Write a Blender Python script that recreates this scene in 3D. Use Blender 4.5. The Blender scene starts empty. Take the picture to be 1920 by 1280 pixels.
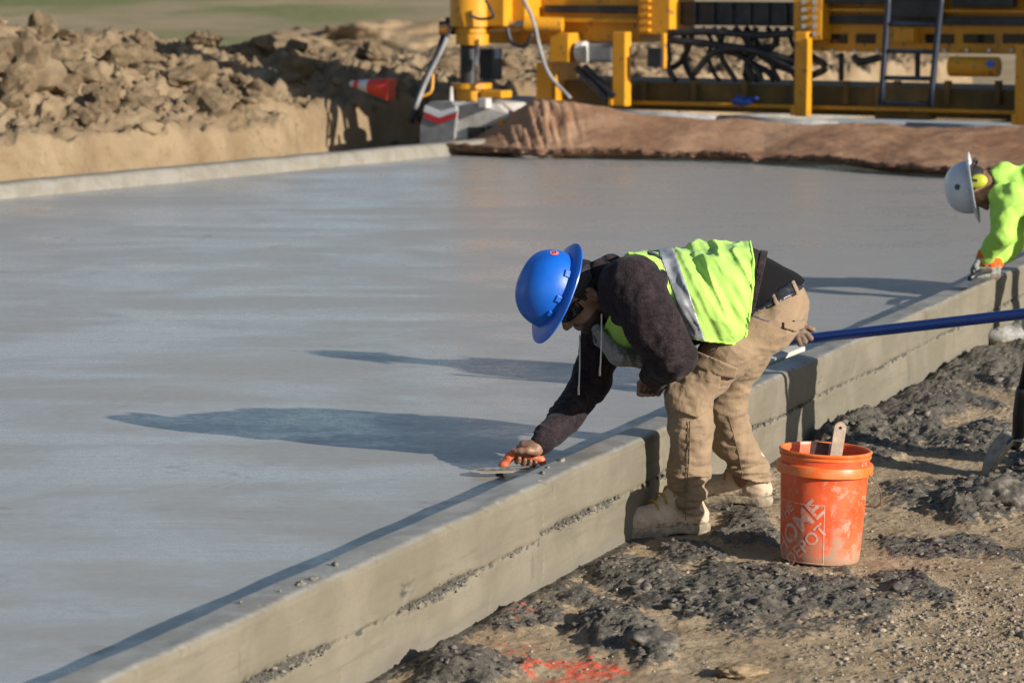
import bpy, bmesh, math, random
import numpy as np
from mathutils import Vector, Matrix
random.seed(7); np.random.seed(7)
sc = bpy.context.scene
COL = sc.collection
# ------------------------------------------------------------------ camera
CAM_H, FPX, PITCH = 1.95, 5900.0, math.atan(720 / 5900.0)
cam = bpy.data.cameras.new('camera'); camo = bpy.data.objects.new('camera', cam); COL.objects.link(camo)
camo.location = (0, 0, CAM_H); camo.rotation_euler = (math.pi / 2 - PITCH, 0, 0)
cam.sensor_width = 36; cam.lens = 36 * FPX / 1920; cam.clip_start = 0.1; cam.clip_end = 6000
cam.dof.use_dof = True; cam.dof.focus_distance = 10.55; cam.dof.aperture_fstop = 6.0
sc.camera = camo
# ------------------------------------------------------------------ sky, sun, exposure
SUN_EL = math.radians(20.0); SUN_AZ = math.atan2(0.80, -0.60)      # direction towards the sun, clockwise from +Y
w = bpy.data.worlds.new('World'); sc.world = w; w.use_nodes = True
nt = w.node_tree; nt.nodes.clear()
sky = nt.nodes.new('ShaderNodeTexSky'); sky.sky_type = 'NISHITA'; sky.sun_disc = False
sky.sun_elevation = SUN_EL; sky.sun_rotation = SUN_AZ; sky.air_density = 1.0; sky.dust_density = 0.6; sky.ozone_density = 1.2
bg = nt.nodes.new('ShaderNodeBackground'); bg.inputs['Strength'].default_value = 0.078
wo = nt.nodes.new('ShaderNodeOutputWorld')
nt.links.new(sky.outputs[0], bg.inputs[0]); nt.links.new(bg.outputs[0], wo.inputs[0])
sun = bpy.data.lights.new('sun', 'SUN'); sun.energy = 5.0; sun.angle = math.radians(0.53); sun.color = (1.0, 0.925, 0.825)
suno = bpy.data.objects.new('sun', sun); COL.objects.link(suno)
sdir = Vector((math.sin(SUN_AZ) * math.cos(SUN_EL), math.cos(SUN_AZ) * math.cos(SUN_EL), math.sin(SUN_EL)))
suno.rotation_euler = sdir.to_track_quat('Z', 'Y').to_euler(); suno.location = sdir * 60
sc.view_settings.view_transform = 'Standard'; sc.view_settings.look = 'None'
sc.view_settings.exposure = 0.64; sc.view_settings.gamma = 1.0; sc.view_settings.use_curve_mapping = False
# ------------------------------------------------------------------ photo pixel -> ray -> point on a plane
CP, SP = math.cos(PITCH), math.sin(PITCH)
def ray(px, py):
    a, b = (px - 960) / FPX, (640 - py) / FPX
    return np.array([a, CP + b * SP, -SP + b * CP])
def G(px, py, h=0.0):                       # where the ray meets the level h
    d = ray(px, py); t = (h - CAM_H) / d[2]
    return np.array([d[0] * t, d[1] * t, h])
def P(px, py, Y):                           # where the ray meets the upright plane at distance Y
    d = ray(px, py); t = Y / d[1]
    return np.array([d[0] * t, Y, CAM_H + d[2] * t])
def proj(p):                                # points (n,3) -> photo pixels, used to lay out ground cover by its place on the ground
    x, y, z = p[..., 0], p[..., 1], p[..., 2] - CAM_H
    dep = y * CP - z * SP; up = y * SP + z * CP
    return 960 + FPX * x / dep, 640 - FPX * up / dep
# ------------------------------------------------------------------ noise
_perm = np.random.RandomState(3).permutation(512).astype(np.int64)
_grad = np.random.RandomState(4).normal(size=(512, 3)); _grad /= np.linalg.norm(_grad, axis=1)[:, None]
def noise(p):
    i = np.floor(p).astype(np.int64); f = p - i
    u = f * f * f * (f * (f * 6 - 15) + 10)
    out = 0
    for dx in (0, 1):
        for dy in (0, 1):
            for dz in (0, 1):
                h = _perm[(_perm[(_perm[(i[:, 0] + dx) & 511] + i[:, 1] + dy) & 511] + i[:, 2] + dz) & 511]
                g = _grad[h]
                d = g[:, 0] * (f[:, 0] - dx) + g[:, 1] * (f[:, 1] - dy) + g[:, 2] * (f[:, 2] - dz)
                wx = u[:, 0] if dx else 1 - u[:, 0]; wy = u[:, 1] if dy else 1 - u[:, 1]; wz = u[:, 2] if dz else 1 - u[:, 2]
                out = out + d * wx * wy * wz
    return out * 1.6
def fbm(p, octv=4, gain=0.5, ridged=False):
    a, s, out = 1.0, 1.0, 0.0
    for k in range(octv):
        n = noise(p * s + 17.3 * k)
        if ridged: n = 1 - 2 * np.abs(n)
        out = out + a * n; a *= gain; s *= 2.03
    return out
def sst(a, b, x):
    t = np.clip((x - a) / (b - a), 0, 1); return t * t * (3 - 2 * t)
# ------------------------------------------------------------------ objects
def tag(o, label=None, cat=None, group=None, kind=None):
    if label: o['label'] = label
    if cat: o['category'] = cat
    if group: o['group'] = group
    if kind: o['kind'] = kind
    return o
def empty(name, loc=(0, 0, 0), label=None, cat=None, group=None):
    o = bpy.data.objects.new(name, None); COL.objects.link(o); o.location = loc; o.empty_display_size = .1
    return tag(o, label, cat, group)
def link(name, me, mat, parent=None, smooth=True):
    if mat is not None and not me.materials: me.materials.append(mat)
    o = bpy.data.objects.new(name, me); COL.objects.link(o)
    if smooth: me.polygons.foreach_set('use_smooth', [True] * len(me.polygons))
    if parent is not None:
        o.parent = parent
        if parent.parent is None: o.matrix_parent_inverse = Matrix.LocRotScale(parent.location, parent.rotation_euler, parent.scale).inverted()
    return o
def mesh_np(name, v, f):
    me = bpy.data.meshes.new(name)
    v = np.asarray(v, np.float32); f = np.asarray(f, np.int32)
    n = f.shape[1]
    me.vertices.add(len(v)); me.vertices.foreach_set('co', v.ravel())
    me.loops.add(f.size); me.loops.foreach_set('vertex_index', f.ravel())
    me.polygons.add(len(f)); me.polygons.foreach_set('loop_start', np.arange(0, f.size, n, dtype=np.int32))
    me.update(calc_edges=True); me.validate()
    return me
def grid_mesh(name, pts):                   # pts (a,b,3)
    a, b = pts.shape[:2]
    i = np.arange(a * b).reshape(a, b)
    f = np.stack([i[:-1, :-1], i[1:, :-1], i[1:, 1:], i[:-1, 1:]], -1).reshape(-1, 4)
    return mesh_np(name, pts.reshape(-1, 3), f)
def attr(me, name, vals):
    a = me.attributes.new(name, 'FLOAT', 'POINT'); a.data.foreach_set('value', np.asarray(vals, np.float32).ravel())
class MB:                                   # gathers shapes into ONE mesh
    def __init__(s): s.bm = bmesh.new()
    def box(s, c, size, R=None, bev=0.0):
        r = bmesh.ops.create_cube(s.bm, size=1.0); vs = r['verts']
        M = Matrix.Translation(Vector(c)) @ (R.to_4x4() if R is not None else Matrix()) @ Matrix.Diagonal((*size, 1))
        bmesh.ops.transform(s.bm, matrix=M, verts=vs)
        if bev:
            es = list({e for v in vs for e in v.link_edges})
            bmesh.ops.bevel(s.bm, geom=es, offset=bev, segments=2, affect='EDGES', profile=.6)
        return s
    def cyl(s, a, b, r1, r2=None, n=20, cap=True):
        a, b = Vector(a), Vector(b); d = b - a
        r = bmesh.ops.create_cone(s.bm, cap_ends=cap, segments=n, radius1=r1, radius2=r1 if r2 is None else r2, depth=d.length)
        bmesh.ops.transform(s.bm, matrix=Matrix.Translation((a + b) / 2) @ d.to_track_quat('Z', 'Y').to_matrix().to_4x4(), verts=r['verts'])
        return s
    def ball(s, c, rad, R=None, u=20, v=12):
        r = bmesh.ops.create_uvsphere(s.bm, u_segments=u, v_segments=v, radius=1)
        M = Matrix.Translation(Vector(c)) @ (R.to_4x4() if R is not None else Matrix()) @ Matrix.Diagonal((*(rad if hasattr(rad, '__len__') else (rad,) * 3), 1))
        bmesh.ops.transform(s.bm, matrix=M, verts=r['verts']); return s
    def lathe(s, prof, origin, axis=(0, 0, 1), n=40):
        q = Vector(axis).normalized().to_track_quat('Z', 'Y').to_matrix(); o = Vector(origin)
        rings = [[s.bm.verts.new(o + q @ Vector((r * math.cos(2 * math.pi * k / n), r * math.sin(2 * math.pi * k / n), z))) for k in range(n)] for r, z in prof]
        for A, B in zip(rings, rings[1:]):
            for k in range(n):
                try: s.bm.faces.new((A[k], A[(k + 1) % n], B[(k + 1) % n], B[k]))
                except ValueError: pass
        return s
    def tube(s, pts, r, n=8):
        pts = [Vector(p) for p in pts]; rings = []
        rr = r if hasattr(r, '__len__') else [r] * len(pts)
        up = Vector((0, 0, 1))
        for i, p in enumerate(pts):
            t = (pts[min(i + 1, len(pts) - 1)] - pts[max(i - 1, 0)]).normalized()
            if abs(t.dot(up)) > .95: up = Vector((1, 0, 0))
            x = t.cross(up).normalized(); y = t.cross(x)
            rings.append([s.bm.verts.new(p + rr[i] * (x * math.cos(2 * math.pi * k / n) + y * math.sin(2 * math.pi * k / n))) for k in range(n)])
        for A, B in zip(rings, rings[1:]):
            for k in range(n): s.bm.faces.new((A[k], A[(k + 1) % n], B[(k + 1) % n], B[k]))
        s.bm.faces.new(rings[0]); s.bm.faces.new(rings[-1][::-1]); return s
    def prism(s, poly, vec):                # poly: 3D points, extruded along vec
        a = [s.bm.verts.new(Vector(p)) for p in poly]; b = [s.bm.verts.new(Vector(p) + Vector(vec)) for p in poly]
        n = len(a); s.bm.faces.new(a); s.bm.faces.new(b[::-1])
        for k in range(n): s.bm.faces.new((a[k], b[k], b[(k + 1) % n], a[(k + 1) % n]))
        return s
    def build(s, name, mat, parent=None, smooth=False, auto=None):
        bmesh.ops.recalc_face_normals(s.bm, faces=s.bm.faces)
        if auto is not None:
            for e in s.bm.edges:
                if len(e.link_faces) == 2 and e.calc_face_angle(0) > auto: e.smooth = False
            smooth = True
        me = bpy.data.meshes.new(name); s.bm.to_mesh(me); s.bm.free()
        return link(name, me, mat, parent, smooth)
def spline(pts, n=8):                       # Catmull-Rom through 3D points
    p = [np.asarray(q, float) for q in pts]; p = [2 * p[0] - p[1]] + p + [2 * p[-1] - p[-2]]; out = []
    for i in range(1, len(p) - 2):
        for k in range(n):
            t = k / n; a, b, c, d = p[i - 1:i + 3]
            out.append(.5 * (2 * b + (c - a) * t + (2 * a - 5 * b + 4 * c - d) * t * t + (3 * b - 3 * c + d - a) * t ** 3))
    out.append(p[-2]); return out
# ------------------------------------------------------------------ materials
class N:
    def __init__(s, name):
        s.m = bpy.data.materials.new(name); s.m.use_nodes = True; s.t = s.m.node_tree
        s.b = s.t.nodes['Principled BSDF']; s.out = s.t.nodes['Material Output']
        s.co = s.t.nodes.new('ShaderNodeTexCoord').outputs['Object']
    def n(s, typ, **kw):
        x = s.t.nodes.new(typ)
        for k, v in kw.items(): setattr(x, k, v)
        return x
    def l(s, a, b): s.t.links.new(a, b)
    def val(s, sock, v):
        if isinstance(v, bpy.types.NodeSocket): s.l(v, sock)
        else: sock.default_value = v
    def noise(s, scale, detail=4, rough=.55, dist=0, co=None, stretch=None):
        co = co or s.co
        if stretch:
            mp = s.n('ShaderNodeMapping'); mp.inputs['Scale'].default_value = stretch[:3]
            if len(stretch) > 3: mp.inputs['Rotation'].default_value = (0, 0, stretch[3])
            s.l(co, mp.inputs[0]); co = mp.outputs[0]
        x = s.n('ShaderNodeTexNoise'); s.l(co, x.inputs['Vector']); x.inputs['Scale'].default_value = scale
        x.inputs['Detail'].default_value = detail; x.inputs['Roughness'].default_value = rough; x.inputs['Distortion'].default_value = dist
        return x.outputs[0]
    def voro(s, scale, feature='F1', co=None):
        x = s.n('ShaderNodeTexVoronoi', feature=feature); s.l(co or s.co, x.inputs['Vector']); x.inputs['Scale'].default_value = scale
        return x.outputs[0]
    def ramp(s, f, lo, hi, a=0., b=1.):
        x = s.n('ShaderNodeMapRange', interpolation_type='SMOOTHSTEP'); s.val(x.inputs[0], f)
        for i, v in zip((1, 2, 3, 4), (lo, hi, a, b)): x.inputs[i].default_value = v
        return x.outputs[0]
    def mix(s, f, a, b):
        x = s.n('ShaderNodeMix', data_type='RGBA'); s.val(x.inputs[0], f)
        for i, v in ((6, a), (7, b)):
            if isinstance(v, bpy.types.NodeSocket): s.l(v, x.inputs[i])
            else: x.inputs[i].default_value = (*v, 1)
        return x.outputs[2]
    def math(s, op, a, b=0.):
        x = s.n('ShaderNodeMath', operation=op); s.val(x.inputs[0], a); s.val(x.inputs[1], b); return x.outputs[0]
    def attr(s, name):
        x = s.n('ShaderNodeAttribute'); x.attribute_name = name; return x.outputs['Fac']
    def bump(s, h, strength=.3, dist=.01, normal=None):
        x = s.n('ShaderNodeBump'); x.inputs['Strength'].default_value = strength; x.inputs['Distance'].default_value = dist
        s.l(h, x.inputs['Height'])
        if normal is not None: s.l(normal, x.inputs['Normal'])
        return x.outputs[0]
    def fin(s, color=None, rough=None, normal=None, metal=None, spec=None, **kw):
        for k, v in (('Base Color', color), ('Roughness', rough), ('Metallic', metal), ('Specular IOR Level', spec)):
            if v is None: continue
            s.val(s.b.inputs[k], (*v, 1) if isinstance(v, tuple) and len(v) == 3 else v)
        if normal is not None: s.l(normal, s.b.inputs['Normal'])
        for k, v in kw.items(): s.val(s.b.inputs[k.replace('_', ' ')], v)
        return s.m
def simple(name, c1, c2=None, scale=12, rough=.6, bump=.15, bs=60, bd=.004, metal=0., lo=.4, hi=.65, spec=.5, **kw):
    m = N(name)
    col = m.mix(m.ramp(m.noise(scale, 6, .6), lo, hi), c1, c2) if c2 else c1
    nrm = m.bump(m.noise(bs, 4), bump, bd) if bump else None
    return m.fin(col, rough, nrm, metal, spec, **kw)
def cloth(name, c1, c2, scale=300, rough=.9, weave=900, bump=.25, big=6, **kw):
    m = N(name)
    a = m.ramp(m.noise(scale, 3), .38, .66)
    col = m.mix(a, c1, c2)
    n1 = m.bump(m.noise(weave, 2), bump, .001)
    n2 = m.bump(m.noise(big * 6, 5, .55), .35, .006, n1)
    return m.fin(col, rough, n2, spec=.15, Sheen_Weight=.03, Sheen_Roughness=.5, **kw)
# ================================================================== SETTING
NA, NB = G(200, 1275, .33), G(1860, 525, .33)             # near outer top edge of the pour
FA, FB = G(0, 340, .33), G(784, 269, .33)                 # far outer top edge
nd = (NB - NA)[:2]; nd /= np.linalg.norm(nd)              # along the near edge
nn = np.array([nd[1], -nd[0]])                            # outward, towards the dirt on the right
fd = (FB - FA)[:2]; fd /= np.linalg.norm(fd)
fnorm = np.array([-fd[1], fd[0]])                         # outward beyond the far edge
SLAB_Z, CURB_Z = .22, .33
def near_pt(s, q, z):                                     # s along, q outward from the wall face
    return np.stack([NA[0] + s * nd[0] + q * nn[0], NA[1] + s * nd[1] + q * nn[1], z + 0 * s], -1)
def far_pt(s, q, z):
    return np.stack([FA[0] + s * fd[0] + q * fnorm[0], FA[1] + s * fd[1] + q * fnorm[1], z + 0 * s], -1)

# ---- fresh concrete
def concrete_top(name, streak):
    m = N(name)
    ang = math.atan2(nn[1], nn[0])
    st = m.noise(1.0, 7, .62, .6, stretch=(.34, 1.9, 1, -ang + .10))       # drag marks run across the lane
    st2 = m.noise(1.0, 5, .6, .3, stretch=(1.0, 15, 1, -ang))
    blot = m.noise(.9, 6, .62, .8)
    wet = m.ramp(m.math('ADD', m.math('MULTIPLY', st, .42), m.math('MULTIPLY', blot, .58)), .40, .62)
    fine = m.noise(200, 4, .7)
    c = m.mix(wet, (.262, .250, .226), (.300, .300, .294))
    c = m.mix(m.ramp(st2, .42, .68, 0, .28), c, (.225, .208, .175))
    c = m.mix(m.ramp(fine, .54, .68, 0, .5), c, (.14, .13, .11))
    spots = m.ramp(m.noise(2.3, 5, .7, 1.2), .62, .68)
    c = m.mix(m.math('MULTIPLY', spots, .45), c, (.18, .165, .13))
    r = m.math('ADD', m.ramp(wet, 0, 1, .42, .25), m.ramp(m.noise(30, 4), .3, .7, -.05, .06))
    r = m.math('ADD', r, m.math('MULTIPLY', spots, .15))
    fs = m.noise(1.0, 4, .6, .4, stretch=(3.5, 70, 1, -ang + .06)); c = m.mix(m.ramp(fs, .55, .72, 0, .30), c, (.17, .158, .13)); nrm = m.bump(st2, .16, .005); nrm = m.bump(fs, .18, .003, nrm); nrm = m.bump(m.noise(90, 5, .6, stretch=(1, 3, 1, -ang)), .22, .003, nrm); nrm = m.bump(fine, .2, .001, nrm)
    return m.fin(c, r, nrm, spec=.85)
M_TOP = concrete_top('fresh_concrete_top', 1)
def wall_mat():
    m = N('formed_concrete_edge')
    hole = m.attr('rough')
    v = m.attr('vh')
    base = m.mix(m.ramp(m.noise(3, 6, .6, .4), .35, .65), (.140, .123, .089), (.176, .156, .116))
    base = m.mix(m.ramp(m.noise(55, 4, .7), .52, .75, 0, .5), base, (.125, .11, .08))
    drag = m.noise(1, 7, .65, .5, stretch=(2.2, 2.2, 40)); base = m.mix(m.ramp(drag, .52, .68, 0, .45), base, (.115, .10, .072)); base = m.mix(m.ramp(m.noise(170, 4, .7), .60, .72, 0, .55), base, (.085, .075, .055)); smear = m.noise(4, 6, .65, .5, stretch=(1, 1, .35))
    base = m.mix(m.ramp(smear, .60, .70, 0, .55), base, (.085, .075, .056))
    pits = m.ramp(m.voro(38), .0, .045, 1, 0)
    base = m.mix(m.math('MULTIPLY', pits, m.ramp(m.noise(5, 3), .5, .6)), base, (.06, .055, .045))
    base = m.mix(m.ramp(hole, .12, .7, 0, .95), base, (.05, .047, .04))
    base = m.mix(m.ramp(v, .02, .065, .5, 0), base, (.15, .135, .11))
    topc = m.mix(m.ramp(m.noise(6, 6, .65, .8), .4, .62), (.19, .176, .146), (.25, .24, .215))
    topc = m.mix(m.ramp(m.noise(14, 5, .7), .6, .7, 0, .7), topc, (.12, .112, .09))
    istop = m.ramp(v, .318, .330)
    c = m.mix(istop, base, topc)
    r = m.ramp(istop, 0, 1, .78, .42)
    nrm = m.bump(m.noise(1, 6, .6, .4, stretch=(1.6, 1.6, 55)), .30, .004); nrm = m.bump(m.noise(60, 6, .65), .30, .004, nrm); nrm = m.bump(m.noise(420, 3), .25, .001, nrm)
    return m.fin(c, r, nrm, spec=.4)
M_WALL = wall_mat()

pav = empty('pavement', (0, 12, 0)); pav['kind'] = 'structure'; pav['label'] = 'freshly poured grey concrete lane with raised curbs along both edges'
# running surface
ss = np.linspace(-8, 26, 420); qq = np.linspace(0, 1, 260)
S, Q = np.meshgrid(ss, qq, indexing='ij')
a = near_pt(S, -.10 + 0 * S, SLAB_Z); b = far_pt((S - 3.4) * 1.0 - 9.2, -.10 + 0 * S, SLAB_Z)
pts = a * (1 - Q[..., None]) + b * Q[..., None]
n_ = fbm(np.stack([pts[..., 0].ravel() * .5, pts[..., 1].ravel() * .5, 0 * pts[..., 0].ravel()], -1), 3).reshape(S.shape)
pts[..., 2] += .004 * n_
link('slab_surface', grid_mesh('slab_surface', pts), M_TOP, pav)
# near curb and formed edge with its broken cold joint
prof = [(0, h) for h in np.linspace(-.06, .312, 64)]
prof += [(-.004, .320), (-.010, .3265), (-.018, .330)] + [(-x, .3305 - .001 * (x / .12)) for x in np.linspace(.026, .112, 12)]
prof += [(-.122, .327), (-.131, .318), (-.139, .30)] + [(-.139 - .03 * t, .30 - .085 * t) for t in np.linspace(.12, 1, 8)]
prof = np.array(prof); s1 = np.concatenate([np.arange(-8, -1.5, .1), np.arange(-1.5, 7.5, .0075), np.arange(7.5, 14, .015), np.arange(14, 24, .1)])
S, K = np.meshgrid(s1, np.arange(len(prof)), indexing='ij')
q = prof[:, 0][K]; h = prof[:, 1][K]
flat = np.stack([S.ravel(), h.ravel(), q.ravel()], -1)
wob = fbm(np.stack([S.ravel() * .9, 0 * S.ravel(), 0 * S.ravel()], -1), 4).reshape(S.shape)
step = np.where(S > G(1022, 905, .33)[1] * 0 + np.dot(G(1022, 1010, .16)[:2] - NA[:2], nd), .018, 0)
jc = .152 + .010 * wob + step
nz = fbm(flat * np.array([22, 60, 1]), 5, .6).reshape(S.shape)
stretch = np.clip(fbm(np.stack([S.ravel() * 1.7 + 9, 0 * S.ravel(), 0 * S.ravel()], -1), 3).reshape(S.shape) * .9 + .45, .0, 1)
far_thin = sst(6.5, 3.0, S) * .75 + .25
hw = (.0045 + .012 * stretch * far_thin)
jm = np.exp(-((h - jc + .011 * nz) / hw) ** 2) * (q > -.001) * np.clip(.12 + 1.15 * stretch + .5 * nz, 0, 1)
smear = fbm(flat * np.array([5, 13, 1]) + 4, 4).reshape(S.shape)
vert = np.zeros_like(S)
for px, py0, py1 in ((1040, 900, 935), (1017, 960, 1010), (1016, 1040, 1085), (998, 1070, 1090), (1245, 870, 890), (917, 1110, 1140), (1600, 690, 720), (1725, 650, 700), (1560, 800, 830), (640, 1255, 1280)):
    p0 = None
    lo, hi = None, None
    s_ = np.dot(G(px, (py0 + py1) / 2, .16)[:2] - NA[:2], nd)
    # the wall point seen at this pixel column: intersect the ray with the wall plane
    def wallhit(px, py):
        d = ray(px, py); o = np.array([0, 0, CAM_H]); t = np.dot(NA[:2] - o[:2], nn) / np.dot(d[:2], nn); r = o + t * d
        return np.dot(r[:2] - NA[:2], nd), r[2]
    s0, z0 = wallhit(px, py0); s1_, z1 = wallhit(px, py1)
    vert += np.exp(-((S - (s0 + s1_) / 2 + .006 * nz) / .006) ** 2) * sst(z1 - .01, z1 + .02, h) * sst(z0 + .01, z0 - .02, h) * .8
for px, py, rx, rz, st_ in ((765, 1105, .055, .028, .75), (395 * 0 + 1265, 975, .02, .03, .3), (1540, 715, .05, .02, .5)):
    s0, z0 = wallhit(px, py)
    vert += st_ * np.exp(-((S - s0) / rx) ** 2 - ((h - z0) / rz) ** 2) * (nz > -.05)
jl = np.exp(-((h - jc + .010 * nz) / .0026) ** 2) * (q > -.001) * np.clip(.75 + 1.2 * nz, 0, 1)
rough = np.clip(.9 * jl + jm * (0.75 + 1.1 * (nz + .3)) + vert * (.6 + nz), 0, 1) * (q > -.001)
chip = np.clip(fbm(flat * np.array([30, 30, 30]) + 40, 4).reshape(S.shape) - .38, 0, 1) * np.exp(-((h - .325) / .016) ** 2) * (q > -.03)
disp = -.015 * rough + .014 * jm * np.clip(nz * 1.5, 0, 1) + .0025 * smear * (q > -.001) - .02 * chip
bulge = .006 * fbm(np.stack([S.ravel() * .6 + 3, h.ravel() * 3, 0 * S.ravel()], -1), 3).reshape(S.shape)
pts = near_pt(S, q + disp + bulge, h)
pts[..., 2] += -.010 * chip + (.0035 * fbm(np.stack([S.ravel() * 2.2, q.ravel() * 6, 0 * S.ravel()], -1), 3).reshape(S.shape)) * (q < -.001) * sst(.2, .3, h)
me = grid_mesh('curb_near', pts); attr(me, 'rough', np.clip(rough + chip, 0, 1)); attr(me, 'vh', h)
o = link('curb', me, M_WALL, pav); o['label'] = 'near formed concrete edge with a broken dark joint line along its face'
jw = np.where((stretch[:, 40] > .25) & (s1 > -1.2) & (s1 < 6))[0]; jw = np.random.RandomState(9).choice(jw, 900)
jcen = near_pt(s1[jw], np.random.RandomState(8).uniform(-.006, .004, 900), jc[jw, 40] + np.random.RandomState(7).normal(0, 1, 900) * hw[jw, 40] * .8)
# far curb
prof = np.array([(.0, .0), (0, .31), (-.02, .33), (-.16, .33), (-.19, .31), (-.225, .21)])
s1 = np.linspace(-22, 14, 300); S, K = np.meshgrid(s1, np.arange(len(prof)), indexing='ij')
pts = far_pt(S, prof[:, 0][K], prof[:, 1][K]); pts[..., 2] += .004 * fbm(np.stack([S.ravel() * 1.5, 0 * S.ravel(), 0 * S.ravel()], -1), 3).reshape(S.shape)
me = grid_mesh('curb_far', pts); attr(me, 'rough', 0 * S); attr(me, 'vh', .325 + 0 * S)
o = link('curb', me, M_WALL, pav); o['label'] = 'far low curb at the foot of the dirt bank'
# mortar crumbs left on the curb top
def rock_mesh(name, seed, sub=2, rough=.35, flat=.75):
    bm = bmesh.new(); bmesh.ops.create_icosphere(bm, subdivisions=sub, radius=1)
    v = np.array([x.co for x in bm.verts]); k = v * (1 + rough * fbm(v * .9 + seed * 7.1, 3)[:, None]); k += .06 * rough * fbm(v * 4 + seed, 2)[:, None] * v
    k[:, 2] *= flat
    for x, c in zip(bm.verts, k): x.co = c
    me = bpy.data.meshes.new(name); bm.to_mesh(me); bm.free(); return me
def scatter(name, centers, sizes, protos, mat, parent=None, smooth=False):  # many tiny stones in one mesh
    V, Fc, off = [], [], 0
    tv = [np.array([v.co for v in m.vertices]) for m in protos]; tf = [np.array([p.vertices for p in m.polygons]) for m in protos]
    for c, s in zip(centers, sizes):
        k = random.randrange(len(protos)); a_ = random.random() * 6.283; ca, sa = math.cos(a_), math.sin(a_)
        R = np.array([[ca, -sa, 0], [sa, ca, 0], [0, 0, 1]])
        sc_ = s * np.array([random.uniform(.75, 1.3), random.uniform(.75, 1.2), random.uniform(.6, 1)])
        V.append((tv[k] * sc_) @ R.T + c); Fc.append(tf[k] + off); off += len(tv[k])
    me = mesh_np(name, np.concatenate(V), np.concatenate(Fc))
    return link(name, me, mat, parent, smooth)
peb = [rock_mesh('pebble%d' % i, i, 1, .45) for i in range(6)]
lump = [rock_mesh('lump%d' % i, i + 20, 2, 1.0, .65) for i in range(8)]

# ---- ground
def soil_mat(name, dry1, dry2, use_attr=True):
    m = N(name)
    dry = m.mix(m.ramp(m.noise(5, 7, .65, .3), .35, .65), dry1, dry2)
    dry = m.mix(m.ramp(m.noise(46, 6, .7), .55, .75, 0, .7), dry, tuple(x * .45 for x in dry1))
    dry = m.mix(m.ramp(m.noise(120, 3), .62, .72, 0, .6), dry, (.36, .33, .28))
    n1 = m.bump(m.noise(70, 8, .72), .9, .012); n1 = m.bump(m.noise(300, 4, .7), .6, .003, n1)
    if not use_attr: return m.fin(dry, .95, n1, spec=.15)
    mud = m.attr('mud'); paint = m.attr('paint')
    mc = m.mix(m.ramp(m.noise(22, 6, .7), .35, .68), (.064, .055, .043), (.150, .132, .104))
    mc = m.mix(m.ramp(m.noise(150, 4, .7), .50, .66, 0, .7), mc, (.20, .178, .14)); mc = m.mix(m.ramp(m.noise(90, 4, .7), .56, .66, 0, .7), mc, (.032, .029, .024)); mc = m.mix(m.ramp(m.noise(9, 4, .6), .6, .72, 0, .5), mc, (.21, .185, .145))
    fac = m.ramp(m.math('ADD', mud, m.ramp(m.noise(34, 6, .7), .25, .75, -.38, .38)), .32, .58)
    c = m.mix(fac, dry, mc)
    pf = m.ramp(m.math('ADD', paint, m.ramp(m.noise(40, 6, .75), .25, .75, -.45, .45)), .40, .75)
    c = m.mix(pf, c, m.mix(m.ramp(m.noise(60, 5, .7), .4, .65), (.74, .085, .03), (.50, .16, .09)))
    return m.fin(c, m.ramp(fac, 0, 1, .95, .58), n1, spec=.35)
M_SOIL = soil_mat('construction_soil', (.27, .195, .115), (.36, .275, .175))
M_SOILFAR = soil_mat('dry_soil', (.30, .21, .115), (.40, .30, .18), False)

def field_mat():
    m = N('field_ground')
    g = m.ramp(m.noise(.045, 5, .6, .3, stretch=(1, .35, 1)), .40, .58)
    pos = m.n('ShaderNodeSeparateXYZ'); m.l(m.co, pos.inputs[0])
    far = m.ramp(pos.outputs[1], 38, 60); left = m.ramp(pos.outputs[0], 2, -9)
    soil = m.mix(m.ramp(m.noise(.4, 6, .65), .35, .65), (.25, .185, .11), (.34, .265, .17))
    gr = m.mix(m.ramp(m.noise(3, 6, .7), .35, .65), (.085, .115, .035), (.20, .195, .085))
    f = m.math('MULTIPLY', m.math('MULTIPLY', g, far), left)
    return m.fin(m.mix(f, soil, gr), .95, m.bump(m.noise(8, 6, .7), .6, .05), spec=.1)
# one sheet to the horizon
r1 = np.concatenate([-np.geomspace(1, 1500, 40)[::-1], np.linspace(-.9, .9, 10), np.geomspace(1, 1500, 40)])
X, Y = np.meshgrid(r1, r1 + 12, indexing='ij')
Z = -.16 + .05 * fbm(np.stack([X.ravel() * .05, Y.ravel() * .05, 0 * X.ravel()], -1), 3).reshape(X.shape)
tag(link('ground', grid_mesh('ground', np.stack([X, Y, Z], -1)), field_mat()), 'tan earth and grass field stretching away behind the work site', kind='structure')

# worked strip beside the wall: ridges of spilled wet concrete and trodden dirt
s1 = np.concatenate([np.arange(-2.0, 5.2, .0085), np.arange(5.2, 7.0, .0125), np.arange(7.0, 13, .03), np.arange(13, 24, .12)]); q1 = np.concatenate([np.arange(-.04, 1.7, .0080), np.arange(1.7, 3.0, .04), np.arange(3.0, 6, .2)])
S, Q = np.meshgrid(s1, q1, indexing='ij'); pts = near_pt(S, Q, 0.); flat = pts.reshape(-1, 3)
PX, PY = proj(pts)
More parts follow.
